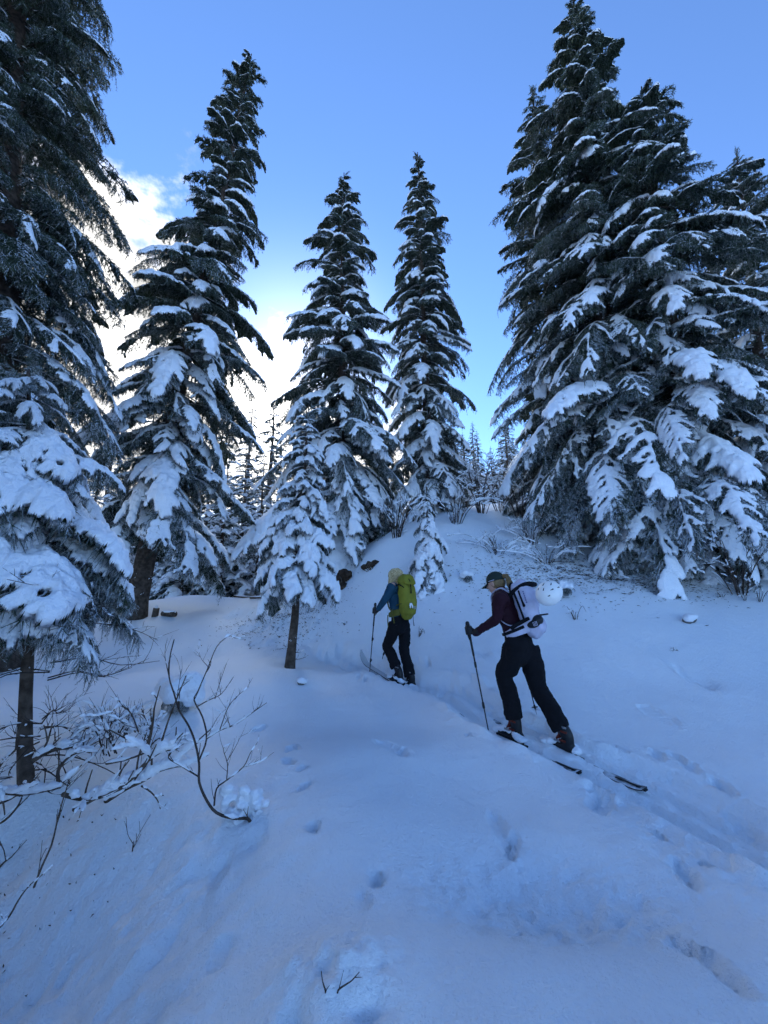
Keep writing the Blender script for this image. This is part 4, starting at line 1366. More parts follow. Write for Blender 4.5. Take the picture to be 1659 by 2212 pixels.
strapw = [(0.006, 0.014)]
plain("compression_strap", [loft([on1(0.32, 0.155, 0.142), on1(0.20, 0.165, 0.160), on1(0.06, 0.17, 0.164)], [(0.010, 0.011)] * 3, F1t.l, 8)], M_BLACK, K1)
plain("side_zip", [loft([on1(0.33, 0.205, 0.140), on1(0.24, 0.21, 0.156), on1(0.17, 0.215, 0.160)], [(0.008, 0.009), (0.008, 0.009), (0.008, 0.014)], F1t.l, 8)], M_BLACK, K1)
plain("side_strap", [loft([on1(-0.005, 0.02, 0.172), on1(0.02, 0.10, 0.168), on1(0.045, 0.22, 0.164)], [(0.010, 0.020), (0.006, 0.022), (0.006, 0.018)], F1t.l, 10)], M_BLACK, K1)
plain("top_strap", [loft([on1(0.30, 0.09, 0.135), on1(0.345, 0.16, 0.125), on1(0.375, 0.27, 0.10), on1(0.36, 0.34, 0.06), on1(0.35, 0.36, 0.0)], [(0.012, 0.018), (0.014, 0.022), (0.018, 0.026), (0.022, 0.030), (0.02, 0.026)], F1t.l, 10)], M_BLACK, K1)
plain("lid_strap", [loft([on1(0.33, 0.115, 0.125), on1(0.395, 0.12, 0.10), on1(0.432, 0.135, 0.05), on1(0.43, 0.14, 0.0)], [(0.004, 0.010)] * 4, F1t.l, 8)], M_BLACK, K1)
plain("haul_loop", [loft([on1(0.39, 0.10, 0.03), on1(0.435, 0.085, 0.02), on1(0.44, 0.08, -0.01), on1(0.39, 0.09, -0.03)], [(0.004, 0.008)] * 4, F1t.l, 8)], M_BLACK, K1)
pc = on1(0.005, 0.275, 0.085)
pouch = fuse("pouch", [ball(pc, (0.060, 0.075, 0.055), np.array([list(bb), list(F1t.l), list(ba)]).T, 12), ball(on1(-0.02, 0.235, 0.125), (0.07, 0.04, 0.04), np.array([list(bb), list(F1t.l), list(ba)]).T, 12)], M_BLACK2, K1, 0.008, 3)
plain("strap_tail", [loft([on1(0.045, 0.31, 0.06), on1(0.035, 0.385, 0.05)], [(0.008, 0.008)] * 2, F1t.l, 8)], M_BLACK2, K1)
# square emblem with its bent bar on the pouch
ec = on1(-0.020, 0.262, 0.170); ex, ey = unit(bb * 0.95 - F1t.l * 0.25), ba
em = []
for a_, b_ in (((-1, -1), (1, -1)), ((1, -1), (1, 1)), ((1, 1), (-1, 1)), ((-1, 1), (-1, -1)), ((-0.4, -0.55), (0.45, -0.55)), ((0.45, 0.5), (-0.4, 0.0)), ((-0.4, 0.0), (-0.4, -0.55)), ((0.45, 0.5), (0.45, 0.0))):
    em.append(loft([ec + ex * a_[0] * 0.018 + ey * a_[1] * 0.018, ec + ex * b_[0] * 0.018 + ey * b_[1] * 0.018], [0.0022] * 2, F1t.l, 6, 2))
plain("emblem", em, M_WHITE, K1)
lt = []
for k in range(6):                                                # tiny lettering beside the zip
    y_ = 0.31 - k * 0.022
    lt.append(box_hull(on1(y_, 0.25, 0.1480 + 0.0022 * k), (0.006, 0.0015, 0.0075), (bb, F1t.l, ba)))
plain("side_lettering", lt, mat("faded_blue_print", (0.12, 0.14, 0.28), 0.7), K1)
tag(K1, "white and lilac ski backpack with black straps and pouch, worn by the rear hiker", "backpack")

# helmet strapped behind the pack
HM = empty("ski_helmet", on1(0.27, 0.37, 0.01))
hc = J1(1118, 368, 0.02)
HM.location = hc; Ah = [unit(bb * 0.8 + ba * 0.6), F1.l, None]; Ah[2] = Ah[0].cross(Ah[1]).normalized()
AH = np.array([list(a) for a in Ah]).T
V, F = ball(hc, (0.128, 0.108, 0.120), AH, 24)
plain("shell", [(V, F)], M_HELM, HM)
V, F = ball(hc + Ah[0] * -0.004, (0.124, 0.110, 0.030), AH, 16)
vents = []
for th, ph, ln in ((0.95, 1.25, 0.022), (0.60, 1.65, 0.024), (0.95, 2.1, 0.024), (0.35, 1.1, 0.018), (0.25, 2.2, 0.018), (1.30, 1.75, 0.02), (-0.1, 1.5, 0.018), (1.55, 2.2, 0.016), (1.5, 1.1, 0.016)):
    n_ = Ah[0] * math.cos(th) * math.sin(ph) + Ah[1] * math.sin(th) * math.sin(ph) + Ah[2] * math.cos(ph)
    c_ = hc + Ah[0] * math.cos(th) * math.sin(ph) * 0.128 + Ah[1] * math.sin(th) * math.sin(ph) * 0.108 + Ah[2] * math.cos(ph) * 0.120
    t_ = unit(Ah[2] * 0.5 + Ah[0] * (1 if ph < 1.6 else -1) - n_ * n_.dot(Ah[2] * 0.5 + Ah[0] * (1 if ph < 1.6 else -1)))
    plain("vent", [loft([c_ - t_ * ln * 0.6, c_, c_ + t_ * ln * 0.6], [(0.003, 0.003), (0.0045, 0.0035), (0.0065, 0.0035)], n_.cross(t_), 8)], M_BLACK2, HM)
tag(HM, "white ski helmet with dark vents strapped to the white backpack", "helmet")

# ------------------------------------------------------------------ front hiker: teal jacket, olive-yellow pack
J2 = F2.J
pL_t, pL_b = J2(405, 655, 0.30), J2(312, 1775, 0.30)
pR_t, pR_b = J2(700, 700, -0.28), J2(460, 1612, -0.42)
jt2 = dict(head=J2(688, 246, 0.0), head_axes=head_axes(F2, 14, -8), neck=J2(715, 345, 0.0), chest=J2(715, 480, 0.0), waist=J2(745, 760, 0.0), pelvis=J2(765, 900, 0.0),
           shoL=J2(648, 400, 0.165), elbL=J2(548, 575, 0.26), wriL=J2(455, 715, 0.28), gripL=J2(398, 745, 0.30), poleL=pL_t - pL_b,
           shoR=J2(775, 420, -0.165), elbR=J2(780, 600, -0.26), wriR=J2(715, 740, -0.28), gripR=J2(690, 745, -0.29), poleR=pR_t - pR_b,
           hipL=J2(690, 960, 0.085), kneL=J2(578, 1250, 0.085), ankL=J2(705, 1560, 0.06),
           hipR=J2(815, 960, -0.085), kneR=J2(822, 1330, -0.085), ankR=J2(905, 1690, -0.06),
           pel_r=[(0.145, 0.105), (0.160, 0.120), (0.145, 0.11)],
           leg_r=[(0.098, 0.108), (0.090, 0.098), (0.076, 0.084), (0.080, 0.084), (0.085, 0.090), (0.088, 0.094)],
           tor_r=[(0.158, 0.115), (0.150, 0.110), (0.172, 0.125), (0.092, 0.082)], arm_r=[0.088, 0.080, 0.066, 0.056, 0.052, 0.042])
p2, q2 = person(F2, J2, jt2, "front hiker with loose blond hair, sunglasses and teal jacket, seen from behind", M_TEAL, M_BLOND, None)
for k in ('hip', 'kne', 'ank', 'sho', 'elb', 'wri'):
    print(k, [tuple(round(c, 2) for c in jt2[k + s]) for s in 'LR'])
slope2 = 0.07
for ank, c, nm in ((jt2['ankR'], FEET2[0], "pale ski under the rear boot of the hiker with the olive pack"), (jt2['ankL'], FEET2[1], "pale ski with its tip lifted out of the snow, ahead of the front hiker")):
    d = F2.f * math.cos(slope2) + F2.u * math.sin(slope2)
    boot(ank, c + d * 0.15, c - d * 0.15, F2, p2, M_BLACK2, M_BLACK2, True)
    ski(c - F2.u * 0.028, F2.f, slope2 + (0.16 if 'lifted' in nm else 0.0), M_SKI, nm, "touring skis", w=0.052, tip_h=0.17)
print("slope2", slope2)
ski_pole(pL_t, pL_b, "dark ski pole in the left hand of the front hiker", "ski poles", clamps=(0.45, 0.72))
ski_pole(pR_t, pR_b, "dark ski pole half hidden behind the legs of the front hiker", "ski poles", clamps=(0.45, 0.72))
hf, hl, hu = jt2['head_axes']
A_ = np.array([list(hf), list(hl), list(hu)]).T
V, F = ball(q2(-0.024, 0, 0.026), (0.096, 0.082, 0.092), A_, 14)
hairs = [(V, F)]
for k in range(190):
    th = _rh.uniform(0.55, 2 * math.pi - 0.55)
    r_ = _rh.uniform(0.88, 1.16)
    x, y = math.cos(th), math.sin(th)
    ln = _rh.uniform(0.08, 0.20)
    sw = _rh.uniform(-0.035, 0.035)
    hairs.append(loft([q2(-0.02 + 0.05 * x * r_, 0.045 * y * r_, 0.118), q2(-0.02 + 0.098 * x * r_, 0.088 * y * r_, 0.065), q2(-0.022 + 0.108 * x * r_, 0.098 * y * r_ + sw * .4, 0.0), q2(-0.03 + 0.105 * x * r_ + sw, 0.096 * y * r_ + sw, 0.0 - ln * .6), q2(-0.035 + 0.09 * x * r_ + sw, 0.085 * y * r_ + sw * 1.5, -ln)],
                      [0.005, 0.009, 0.009, 0.008, 0.003], hl, 5, 3))
plain("hair", hairs, M_BLOND, p2)
sg = []
for s in (-1, 1):
    sg.append(ball(q2(0.088, s * 0.036, 0.012), (0.010, 0.032, 0.024), A_, 10))
    sg.append(loft([q2(0.085, s * 0.065, 0.018), q2(0.03, s * 0.083, 0.016), q2(-0.02, s * 0.085, 0.008)], [(0.003, 0.006)] * 3, hl, 8))
plain("sunglasses", sg, M_LENS, p2)
# olive backpack
ba2 = unit(jt2['neck'] - jt2['waist']); bb2 = unit(ba2.cross(F2.l))
if bb2.dot(F2.f) > 0: bb2 = -bb2
K2 = empty("backpack", jt2['waist'])


def on2(up, back, left):
    return jt2['waist'] + ba2 * up + bb2 * back + F2.l * left


def pack2(rows):
    return loft([on2(u, b_, 0) for u, b_, w, d in rows], [(w, d) for u, b_, w, d in rows], F2.l, 24, 6, power=3.0)


fuse("pack_body", [pack2([(-0.07, 0.175, 0.10, 0.06), (0.0, 0.20, 0.135, 0.095), (0.12, 0.215, 0.145, 0.11), (0.28, 0.215, 0.14, 0.11), (0.40, 0.20, 0.13, 0.09), (0.46, 0.185, 0.115, 0.07)])], M_OLIVE, K2, 0.009, 3, folds=0.028, fold_size=0.08)
fuse("lid", [pack2([(0.40, 0.16, 0.115, 0.06), (0.455, 0.20, 0.14, 0.10), (0.49, 0.225, 0.13, 0.085), (0.42, 0.315, 0.11, 0.03)])], M_OLIVE, K2, 0.009, 3, folds=0.022, fold_size=0.06)
for s in (-1, 1):
    plain("shoulder_strap", [loft([on2(0.40, 0.10, 0.07 * s), on2(0.46, 0.0, 0.085 * s), on2(0.41, -0.09, 0.10 * s), on2(0.28, -0.115, 0.11 * s), on2(0.12, -0.10, 0.13 * s), on2(0.03, 0.0, 0.165 * s), on2(0.02, 0.1, 0.145 * s)],
                                  [(0.030, 0.008)] * 4 + [(0.016, 0.005)] * 3, F2.l, 12)], M_OLIVE2, K2)
    plain("hip_fin", [loft([on2(0.0, 0.15, 0.135 * s), on2(-0.02, 0.04, 0.165 * s), on2(-0.04, -0.08, 0.140 * s), on2(-0.045, -0.14, 0.05 * s)], [(0.012, 0.05), (0.012, 0.048), (0.010, 0.035), (0.006, 0.02)], F2.l, 14)], M_OLIVE2, K2)
plain("webbing_tail", [loft([on2(0.05, 0.06, 0.185), on2(-0.06, 0.07, 0.195), on2(-0.16, 0.08, 0.195)], [(0.004, 0.012)] * 3, F2.l, 8)], M_OLIVE2, K2)
plain("webbing_tail", [loft([on2(-0.04, -0.10, 0.150), on2(-0.14, -0.10, 0.160), on2(-0.24, -0.09, 0.165)], [(0.004, 0.013)] * 3, F2.l, 8)], M_OLIVE2, K2)
plain("lid_strap", [loft([on2(0.535, 0.13, 0.04), on2(0.545, 0.22, 0.04), on2(0.47, 0.322, 0.035), on2(0.34, 0.335, 0.03), on2(0.27, 0.332, 0.03)], [(0.010, 0.004)] * 4 + [(0.014, 0.007)], F2.l, 8)], M_BLACK, K2)
plain("side_strap", [loft([on2(0.40, 0.11, 0.135), on2(0.41, 0.20, 0.143), on2(0.36, 0.28, 0.125)], [(0.004, 0.010)] * 3, F2.l, 8)], M_BLACK, K2)
plain("side_strap", [loft([on2(0.10, 0.10, 0.146), on2(0.12, 0.20, 0.152), on2(0.125, 0.28, 0.13)], [(0.004, 0.008)] * 3, F2.l, 8)], M_OLIVE2, K2)
plain("cord", [loft([on2(-0.05, 0.25, -0.06), on2(-0.14, 0.245, -0.06), on2(-0.22, 0.25, -0.062)], [0.004, 0.004, 0.006], F2.l, 6)], M_BLACK, K2)
# white print: an arrow-like mark and a small square
pp = lambda a, b_: on2(b_, 0.331, a)
mk = [loft([pp(0.075, 0.075), pp(0.050, 0.115), pp(0.020, 0.075), pp(0.020, 0.045)], [(0.016, 0.004), (0.020, 0.004), (0.014, 0.004), (0.010, 0.003)], F2.l, 8, 4), ball(pp(0.068, 0.062), (0.012, 0.012, 0.016), n=8)]
plain("white_print", mk, M_HELM, K2)
mk = [loft([pp(-0.03 + a_[0] * .018, 0.05 + a_[1] * .018), pp(-0.03 + b_[0] * .018, 0.05 + b_[1] * .018)], [0.0025] * 2, F2.l, 6, 2) for a_, b_ in (((-1, -1), (1, -1)), ((1, -1), (1, 1)), ((1, 1), (-1, 1)), ((-1, 1), (-1, -1)), ((-.5, 0), (.5, 0)))]
plain("square_print", mk, M_WHITE, K2)
tag(K2, "olive-yellow backpack with black lid strap, worn by the front hiker", "backpack")
# ------------------------------------------------------------------ undergrowth, dead wood and small things on the snow
_ru = np.random.RandomState(19)


def A9(u, v):
    """crop used for the lower left corner"""
    return (u / 1.8433) / 1.507, (1900 + v / 1.8433) / 1.507


def stem_path(px_pts, Y, rng, wander=0.06):
    out = []
    y = Y
    for (a, b) in px_pts:
        out.append(at(a, b, y)); y += rng.uniform(-wander, wander)
    return out


def snow_on(paths, radii, rng, amount=1.0, min_flat=0.45, lump=1.0):
    """snow caught along the flatter stretches of stems: lumpy rolls lying on the wood"""
    parts = []
    for P, r in zip(paths, radii):
        Ps, _ = smooth_path(P, [(0.0, 0.0)] * len(P), 6)
        d = np.gradient(Ps, axis=0); L = np.linalg.norm(d, axis=1) + 1e-9
        flat = 1 - np.abs(d[:, 2]) / L
        run = []
        for i in range(len(Ps)):
            if flat[i] > min_flat and rng.rand() < 0.93 * amount:
                run.append(i)
            else:
                if len(run) > 2: parts.append((Ps[run], r))
                run = []
        if len(run) > 2: parts.append((Ps[run], r))
    out = []
    for P, r in parts:
        n = len(P)
        prof = np.sin(np.linspace(0.25, math.pi - 0.25, n)) ** 0.5
        k = (r * 1.1 + 0.0035) * lump * prof * rng.uniform(0.7, 1.35, n)
        Q = P.copy(); Q[:, 2] += r * 0.5 + k * 0.55
        out.append(loft(Q, [(a, a * 0.9) for a in k], (0, 0, 1), 8, 1))
    return out


def woody(name, label, cat, paths, radii, wood=M_TWIG, snow_amt=0.9, group=None, seed=0, twig=0, twig_len=0.12, lump=1.0, min_flat=0.45, n=6, taper=0.35, parent=None):
    """a bare shrub or fallen branch: its stems as one part, snow on them as another"""
    rng = np.random.RandomState(seed)
    base = Vector(paths[0][0])
    if parent is None:
        root = empty(name, base)
        tag(root, label, cat, group)
    ps, rs = list(paths), list(radii)
    for P, r in list(zip(paths, radii)):
        for k in range(twig):
            i = rng.randint(1, len(P)) if len(P) > 1 else 0
            t = rng.rand()
            p = Vector(P[i - 1]).lerp(Vector(P[i]), t)
            d = (Vector(P[i]) - Vector(P[i - 1])).normalized()
            s_ = Vector((rng.uniform(-1, 1), rng.uniform(-1, 1), rng.uniform(-0.3, 1.0)))
            e = (d * 0.8 + s_ * 0.8).normalized()
            ln = twig_len * rng.uniform(0.5, 1.4)
            m = p + e * ln * 0.5 + Vector((0, 0, 0.05 * ln))
            q = p + e * ln + Vector((rng.uniform(-.2, .2), rng.uniform(-.2, .2), rng.uniform(0, .35))) * ln
            ps.append([p, m, q]); rs.append(r * 0.45)
            if rng.rand() < 0.6:
                q2_ = m + (e + Vector((rng.uniform(-1, 1), rng.uniform(-1, 1), rng.uniform(-.2, .8)))).normalized() * ln * 0.5
                ps.append([m, m.lerp(q2_, 0.5) + Vector((0, 0, 0.01)), q2_]); rs.append(r * 0.33)
    st = []
    for P, r in zip(ps, rs):
        m = len(P)
        st.append(loft(P, [r * (1 - (1 - taper) * i / max(1, m - 1)) for i in range(m)], (0.3, 0.9, 0.1), n, 3))
    if parent is not None:                      # a part of something larger
        o = plain(name, st, wood, parent)
        host = o
    else:
        plain("stems", st, wood, root)
        host = root
    if snow_amt > 0:
        sn = snow_on(ps, rs, rng, snow_amt, min_flat, lump)
        if sn:
            so = plain("snow_load", sn, M_TSNOW, host)
            so["kind"] = "stuff"
            if parent is not None:
                so.matrix_parent_inverse = Matrix.Translation(-parent.location).inverted() @ Matrix.Translation(-parent.location)
                so.matrix_parent_inverse = Matrix()
    return host


# --- the bare shrub in the left foreground
YS = 2.78
S = lambda pts, dy=0.0: stem_path([A9(*p) for p in pts], YS + dy, _ru, 0.05)
main = S([(1540, 1520), (1500, 1425), (1470, 1408), (1400, 1408), (1300, 1375), (1240, 1300), (1195, 1190), (1195, 1080), (1170, 950), (1130, 850), (1075, 760), (1045, 660), (1015, 560), (1020, 440), (1045, 335)])
paths = [main,
         S([(1195, 1060), (1240, 930), (1215, 800), (1165, 700), (1190, 640), (1250, 500), (1300, 380), (1370, 315), (1408, 326)]),
         S([(1240, 930), (1320, 880), (1420, 840), (1520, 770), (1600, 715)]), S([(1180, 740), (1250, 700), (1330, 660), (1400, 560)]), S([(1290, 690), (1330, 560), (1360, 480)]),
         S([(1320, 875), (1370, 740), (1430, 670), (1492, 618)]), S([(1195, 1160), (1080, 1090), (1010, 1045), (1040, 1000), (1105, 960)]),
         S([(1285, 1330), (1300, 1230), (1360, 1180), (1460, 1100), (1500, 1020), (1530, 975)]), S([(1460, 1100), (1560, 1070), (1645, 1010)]),
         S([(1360, 1180), (1365, 1080), (1340, 990), (1385, 965)]), S([(1365, 1060), (1410, 985), (1445, 915)]), S([(1250, 500), (1215, 460), (1197, 433)]),
         S([(1015, 560), (990, 440), (995, 360)]), S([(1060, 700), (1075, 600), (1088, 515)]), S([(1065, 640), (1120, 595), (1158, 562)]), S([(1380, 855), (1360, 790), (1355, 730)]),
         S([(1240, 935), (1290, 830), (1330, 770)]), S([(1520, 770), (1560, 735), (1575, 708)]), S([(1170, 950), (1120, 935), (1085, 930)])]
radii = [0.0100] + [r_ * 0.78 for r_ in (0.0075, 0.0065, 0.005, 0.0035, 0.0045, 0.006, 0.007, 0.004, 0.0045, 0.0035, 0.003, 0.004, 0.0035, 0.003, 0.003, 0.003, 0.003, 0.003)]
sh = woody("bare_shrub", "bare bent shrub with thin upright twigs in the left foreground", "shrub", paths, radii, seed=3, snow_amt=0.75, twig=4, twig_len=0.10, min_flat=0.35, n=8)
# the snow heaped on its bent foot
bl = []
for k in range(44):
    u, v = _ru.uniform(1330, 1600), 0
    v = 1330 + (u - 1330) * 0.05 + _ru.uniform(-110, 90)
    bl.append(ball(at(*A9(u, v), YS + _ru.uniform(0.0, 0.10)), (_ru.uniform(.025, .05), _ru.uniform(.03, .05), _ru.uniform(.018, .036)), n=8))
fuse("snow_clump", bl, M_TSNOW, sh, 0.009, 3, folds=0.012, fold_size=0.03)

# --- fallen snowy branches under the near spruce
def fallen(label, pts, r, dy, seed, twig=5, tl=0.22, lump=1.5, name="fallen_branch"):
    P = stem_path([A9(*p) for p in pts], YS + dy, _ru, 0.05)
    return woody(name, label, "branch", [P], [r * 0.8], M_BARK, 1.0, "fallen branches under the near spruce", seed, twig, tl, lump, 0.3, 8, 0.5)


fallen("thick snow-covered branch lying from the left edge past the near stem", [(-40, 1235), (60, 1255), (170, 1258), (280, 1240), (360, 1222)], 0.020, 0.02, 41, 3)
fallen("snow-covered branch lying between the near stem and the bare shrub", [(380, 1265), (470, 1290), (560, 1290), (640, 1270), (740, 1215)], 0.017, 0.0, 42, 5)
fallen("slanting snowy branch rising towards the bare shrub", [(450, 1352), (560, 1290), (680, 1235), (790, 1170), (860, 1090), (960, 1010), (1060, 990)], 0.020, 0.05, 43, 8, 0.3, 1.7)
fallen("short forked snowy branch beside the bare shrub", [(640, 1300), (760, 1225), (860, 1180), (960, 1120), (1060, 1095)], 0.022, 0.12, 44, 8, 0.26, 1.8)
fallen("arched dark branch behind the near stem", [(200, 1060), (280, 1010), (380, 985), (470, 990), (540, 1010)], 0.024, 0.35, 45, 5, 0.25, 1.2)
fallen("curved snowy branch arching over the hollow behind the near stem", [(350, 1200), (350, 1120), (400, 1050), (470, 1010), (560, 1000)], 0.016, 0.25, 46, 4, 0.2, 1.3)
fallen("snow-capped broken stub standing in the brush pile", [(885, 975), (905, 900), (918, 820), (925, 750)], 0.014, 0.1, 47, 2, 0.1, 1.6)
fallen("long thin bare twig leaning down the slope at the lower left", [(205, 1820), (250, 1700), (310, 1565), (345, 1420), (380, 1290), (415, 1180)], 0.007, -0.35, 48, 3, 0.1, 0.9)
fallen("drooping snowy twig hanging over the slope", [(850, 1215), (905, 1250), (945, 1300), (962, 1350)], 0.007, 0.0, 49, 3, 0.08, 1.2)
fallen("thin bare twig at the bottom left corner", [(0, 2060), (60, 1990), (110, 1900), (160, 1830), (200, 1790)], 0.006, -0.75, 50, 2, 0.08, 0.9)
for i, (pts, r_, lab) in enumerate([
        ([(-60, 1330), (40, 1300), (130, 1255), (230, 1235)], 0.012, "bent snowy stick crossing low in front of the near stem"),
        ([(-40, 1450), (30, 1420), (100, 1345), (130, 1290)], 0.009, "dark stick leaning at the left edge below the near stem"),
        ([(-20, 1120), (30, 1050), (90, 1000), (120, 930)], 0.010, "bare stick leaning up to the near stem from the left"),
        ([(470, 1420), (520, 1440), (555, 1490), (565, 1540)], 0.007, "short dark twig poking out of the slope below the fallen branches"),
        ([(795, 1600), (798, 1570), (803, 1545)], 0.005, "tiny upright twig on the slope below the bare shrub"),
        ([(0, 1700), (40, 1660), (70, 1640)], 0.008, "snowy twig end at the left edge, halfway down the slope"),
        ([(640, 1080), (760, 1055), (880, 1010), (960, 950)], 0.008, "thin dark stick lying over the brush pile")]):
    g_ = gpt(*A9(*pts[0])) if i in (3, 4, 5) else None
    P = [at(*A9(*p), (g_.y - 0.01) if g_ else YS + 0.15) for p in pts]
    if g_: P = [P[0] - Vector((0, 0, 0.04))] + P
    woody("fallen_branch", lab, "branch", [P], [r_], M_BARK, 0.9, "fallen branches under the near spruce", 500 + i, 3, 0.16, 1.0, 0.3, 7, 0.5)
# --- arching fine twigs of the brush pile
BP = empty("brush_pile", gpt(410, 1640))
tag(BP, "pile of thin arching snowy twigs behind the fallen branches", "brush pile")
for k in range(22):
    u0, v0 = _ru.uniform(600, 900), _ru.uniform(880, 1060)
    h = _ru.uniform(60, 190); w = _ru.uniform(-190, 190)
    P = stem_path([A9(u0, v0), A9(u0 + w * 0.25, v0 - h * 0.7), A9(u0 + w * 0.6, v0 - h), A9(u0 + w * 0.9, v0 - h * 0.75), A9(u0 + w * 1.1, v0 - h * 0.2)], 3.2 + _ru.uniform(-.2, .4), _ru, 0.08)
    woody("arching_twig", None, None, [P], [0.0055], M_TWIG, 0.9, None, 60 + k, 9, 0.16, 1.6, 0.3, parent=BP)
# --- dead lower branches of the near spruce and long bare shoots round its stem
for k in range(34):
    a = _ru.uniform(0, 6.28); z = _ru.uniform(0.55, 1.75) if k > 6 else _ru.uniform(0.25, 0.6)
    st_ = b8 + Vector((0.02, 0.0, z)); ln = _ru.uniform(0.35, 0.85)
    dr = Vector((math.cos(a), math.sin(a), 0))
    P = [st_, st_ + dr * ln * 0.35 + Vector((0, 0, 0.02)), st_ + dr * ln * 0.7 + Vector((_ru.uniform(-.08, .08), 0, -0.06)), st_ + dr * ln + Vector((_ru.uniform(-.1, .1), 0, _ru.uniform(-0.2, 0.1)))]
    woody("dead_branch", None, None, [P], [0.006], M_TWIG, 0.55, None, 120 + k, 9, 0.20, 0.8, 0.4, 5, parent=NEAR_SPRUCE)

for tree, n_, zr, rr, lr in ((STEMMED, 12, (0.12, 1.35), 0.07, (0.05, 0.28)), (LEANER, 16, (0.5, 2.6), 0.24, (0.25, 0.9))):
    for k in range(n_):
        a = _ru.uniform(0, 6.28); z = _ru.uniform(*zr); ln = _ru.uniform(*lr)
        dr = Vector((math.cos(a), math.sin(a), 0)); st_ = Vector(tree.location) + Vector((0, 0, z)) + dr * rr * 0.6
        P = [st_, st_ + dr * ln * 0.5 + Vector((0, 0, _ru.uniform(-.03, .05) * ln)), st_ + dr * ln + Vector((_ru.uniform(-.1, .1), _ru.uniform(-.1, .1), _ru.uniform(-.3, .2))) * ln]
        woody("dead_branch", None, None, [P], [0.006 if rr < 0.1 else 0.012], M_TWIG, 0.5, None, 400 + k, 3, ln * 0.35, 0.9, 0.4, 5, parent=tree)

# --- snow caps: bowed dwarf spruce with a snow dome, buried boulders, stumps
def snow_cap(name, label, cat, px, py, w, h, seed, needles_=False, rock=None, group=None, dome=1.0):
    g = gpt(px, py)
    root = empty(name, g); tag(root, label, cat, group)
    rg = np.random.RandomState(seed)
    if needles_:
        for k in range(18):
            P = LADEN[k % len(LADEN)] if k % 2 else NEAR[k % len(NEAR)]
            o = bpy.data.objects.new("branch", P.mesh)
            o.location = (0, 0, h * 0.80)
            o.rotation_euler = (rg.uniform(-.2, .2), R(rg.uniform(25, 60)), k * 0.5 + rg.rand() * 0.3)
            sc = w * 1.0 / P.L
            o.scale = (sc, sc, sc); link(o, root)
    if rock is not None:
        fuse("stone", [ball(g + Vector((rg.uniform(-.2, .2) * w, rg.uniform(-.2, .2) * w, h * 0.35)), (w * 0.8, w * 0.62, h * 0.6), n=10) for _ in range(3)], rock, root, 0.02, 2, folds=0.06, fold_size=0.12)
    top = [ball(g + Vector((rg.uniform(-.45, .45) * w, rg.uniform(-.45, .45) * w, h * rg.uniform(0.45, 0.85))), (w * dome * rg.uniform(.35, .55), w * dome * rg.uniform(.35, .5), h * dome * rg.uniform(.22, .34)), n=10) for _ in range(9)]
    fuse("snow_dome", top, M_TSNOW, root, 0.014, 4, folds=0.03, fold_size=0.06)
    return root


snow_cap("dwarf_spruce", "snow-domed dwarf spruce bowed to the ground behind the bare shrub", "tree", 385, 1535, 0.28, 0.34, 1, True, dome=1.25)
snow_cap("boulder", "half-buried snowy boulder in the open slope at the right", "rock", 1490, 1345, 0.13, 0.13, 3, False, M_ROCK, dome=1.5)
snow_cap("boulder", "low snowy boulder below the thin-stemmed small spruce", "rock", 652, 1478, 0.07, 0.08, 4, False, M_ROCK, dome=1.5)
snow_cap("dwarf_spruce", "tiny snow-smothered spruce showing behind the white helmet", "tree", 1222, 1292, 0.22, 0.34, 5, True, dome=0.6)
snow_cap("dwarf_spruce", "snowy twig mound on the bank between the two hikers", "tree", 1010, 1255, 0.20, 0.22, 6, True)


def log_piece(name, label, p, d, r, ln):
    root = empty(name, p); tag(root, label, "log")
    p, d = Vector(p), Vector(d).normalized()
    plain("wood", [loft([p, p + d * ln], [r, r * 0.95], (0.2, 1, 0.1), 14, 3, caps=False)], M_BARK, root)
    sn = [loft([p + Vector((0, 0, r * 0.75)) + d * ln * a for a in (0.03, 0.3, 0.6, 0.95)], [(r * 0.4, r * 0.6), (r * 0.75, r * 0.9), (r * 0.7, r * 0.85), (r * 0.4, r * 0.5)], (0, 0, 1), 10)]
    plain("snow_load", sn, M_TSNOW, root)


log_piece("stump", "short dark stump beside the foot of the leaning spruce", gpt(334, 1332, -0.05), (0.1, 0, 1), 0.075, 0.26)
log_piece("log", "short snow-covered log end right of the stump", gpt(352, 1330, 0.05), (0.6, -0.25, 0.0), 0.07, 0.42)
for i, (px, py, d) in enumerate([(505, 1292, (0.8, -0.3, -.05)), (540, 1296, (0.9, -0.25, 0.05)), (565, 1286, (0.7, 0.3, 0.1))]):
    log_piece("log", ["broken dark stick lying across the trail under the middle trees, leftmost", "broken dark stick lying across the trail under the middle trees, middle one", "broken dark stick lying across the trail under the middle trees, rightmost"][i], gpt(px, py, 0.06), d, 0.035, 0.7)

# --- bare earth under the roots beside the trail
def soil_patch(label, px, py, w, h, seed, n=9):
    g = gpt(px, py)
    root = empty("root_mass", g); tag(root, label, "roots")
    rg = np.random.RandomState(seed)
    fuse("earth", [ball(g + Vector((rg.uniform(-.5, .5) * w, rg.uniform(-.2, .35) * w, rg.uniform(-.1, .8) * h)), (w * rg.uniform(.25, .4), w * .3, h * rg.uniform(.25, .4)), n=8) for _ in range(n)], M_SOIL, root, 0.025, 2, folds=0.12, fold_size=0.1)
    for k in range(7):
        p = g + Vector((rg.uniform(-.5, .5) * w, -0.25 * w, rg.uniform(.1, .9) * h))
        plain("root", [loft([p, p + Vector((rg.uniform(-.2, .2), -0.05, -0.12)), p + Vector((rg.uniform(-.3, .3), -0.02, -0.3))], [0.014, 0.010, 0.004], (1, 0, 0), 6)], M_BARK, root)


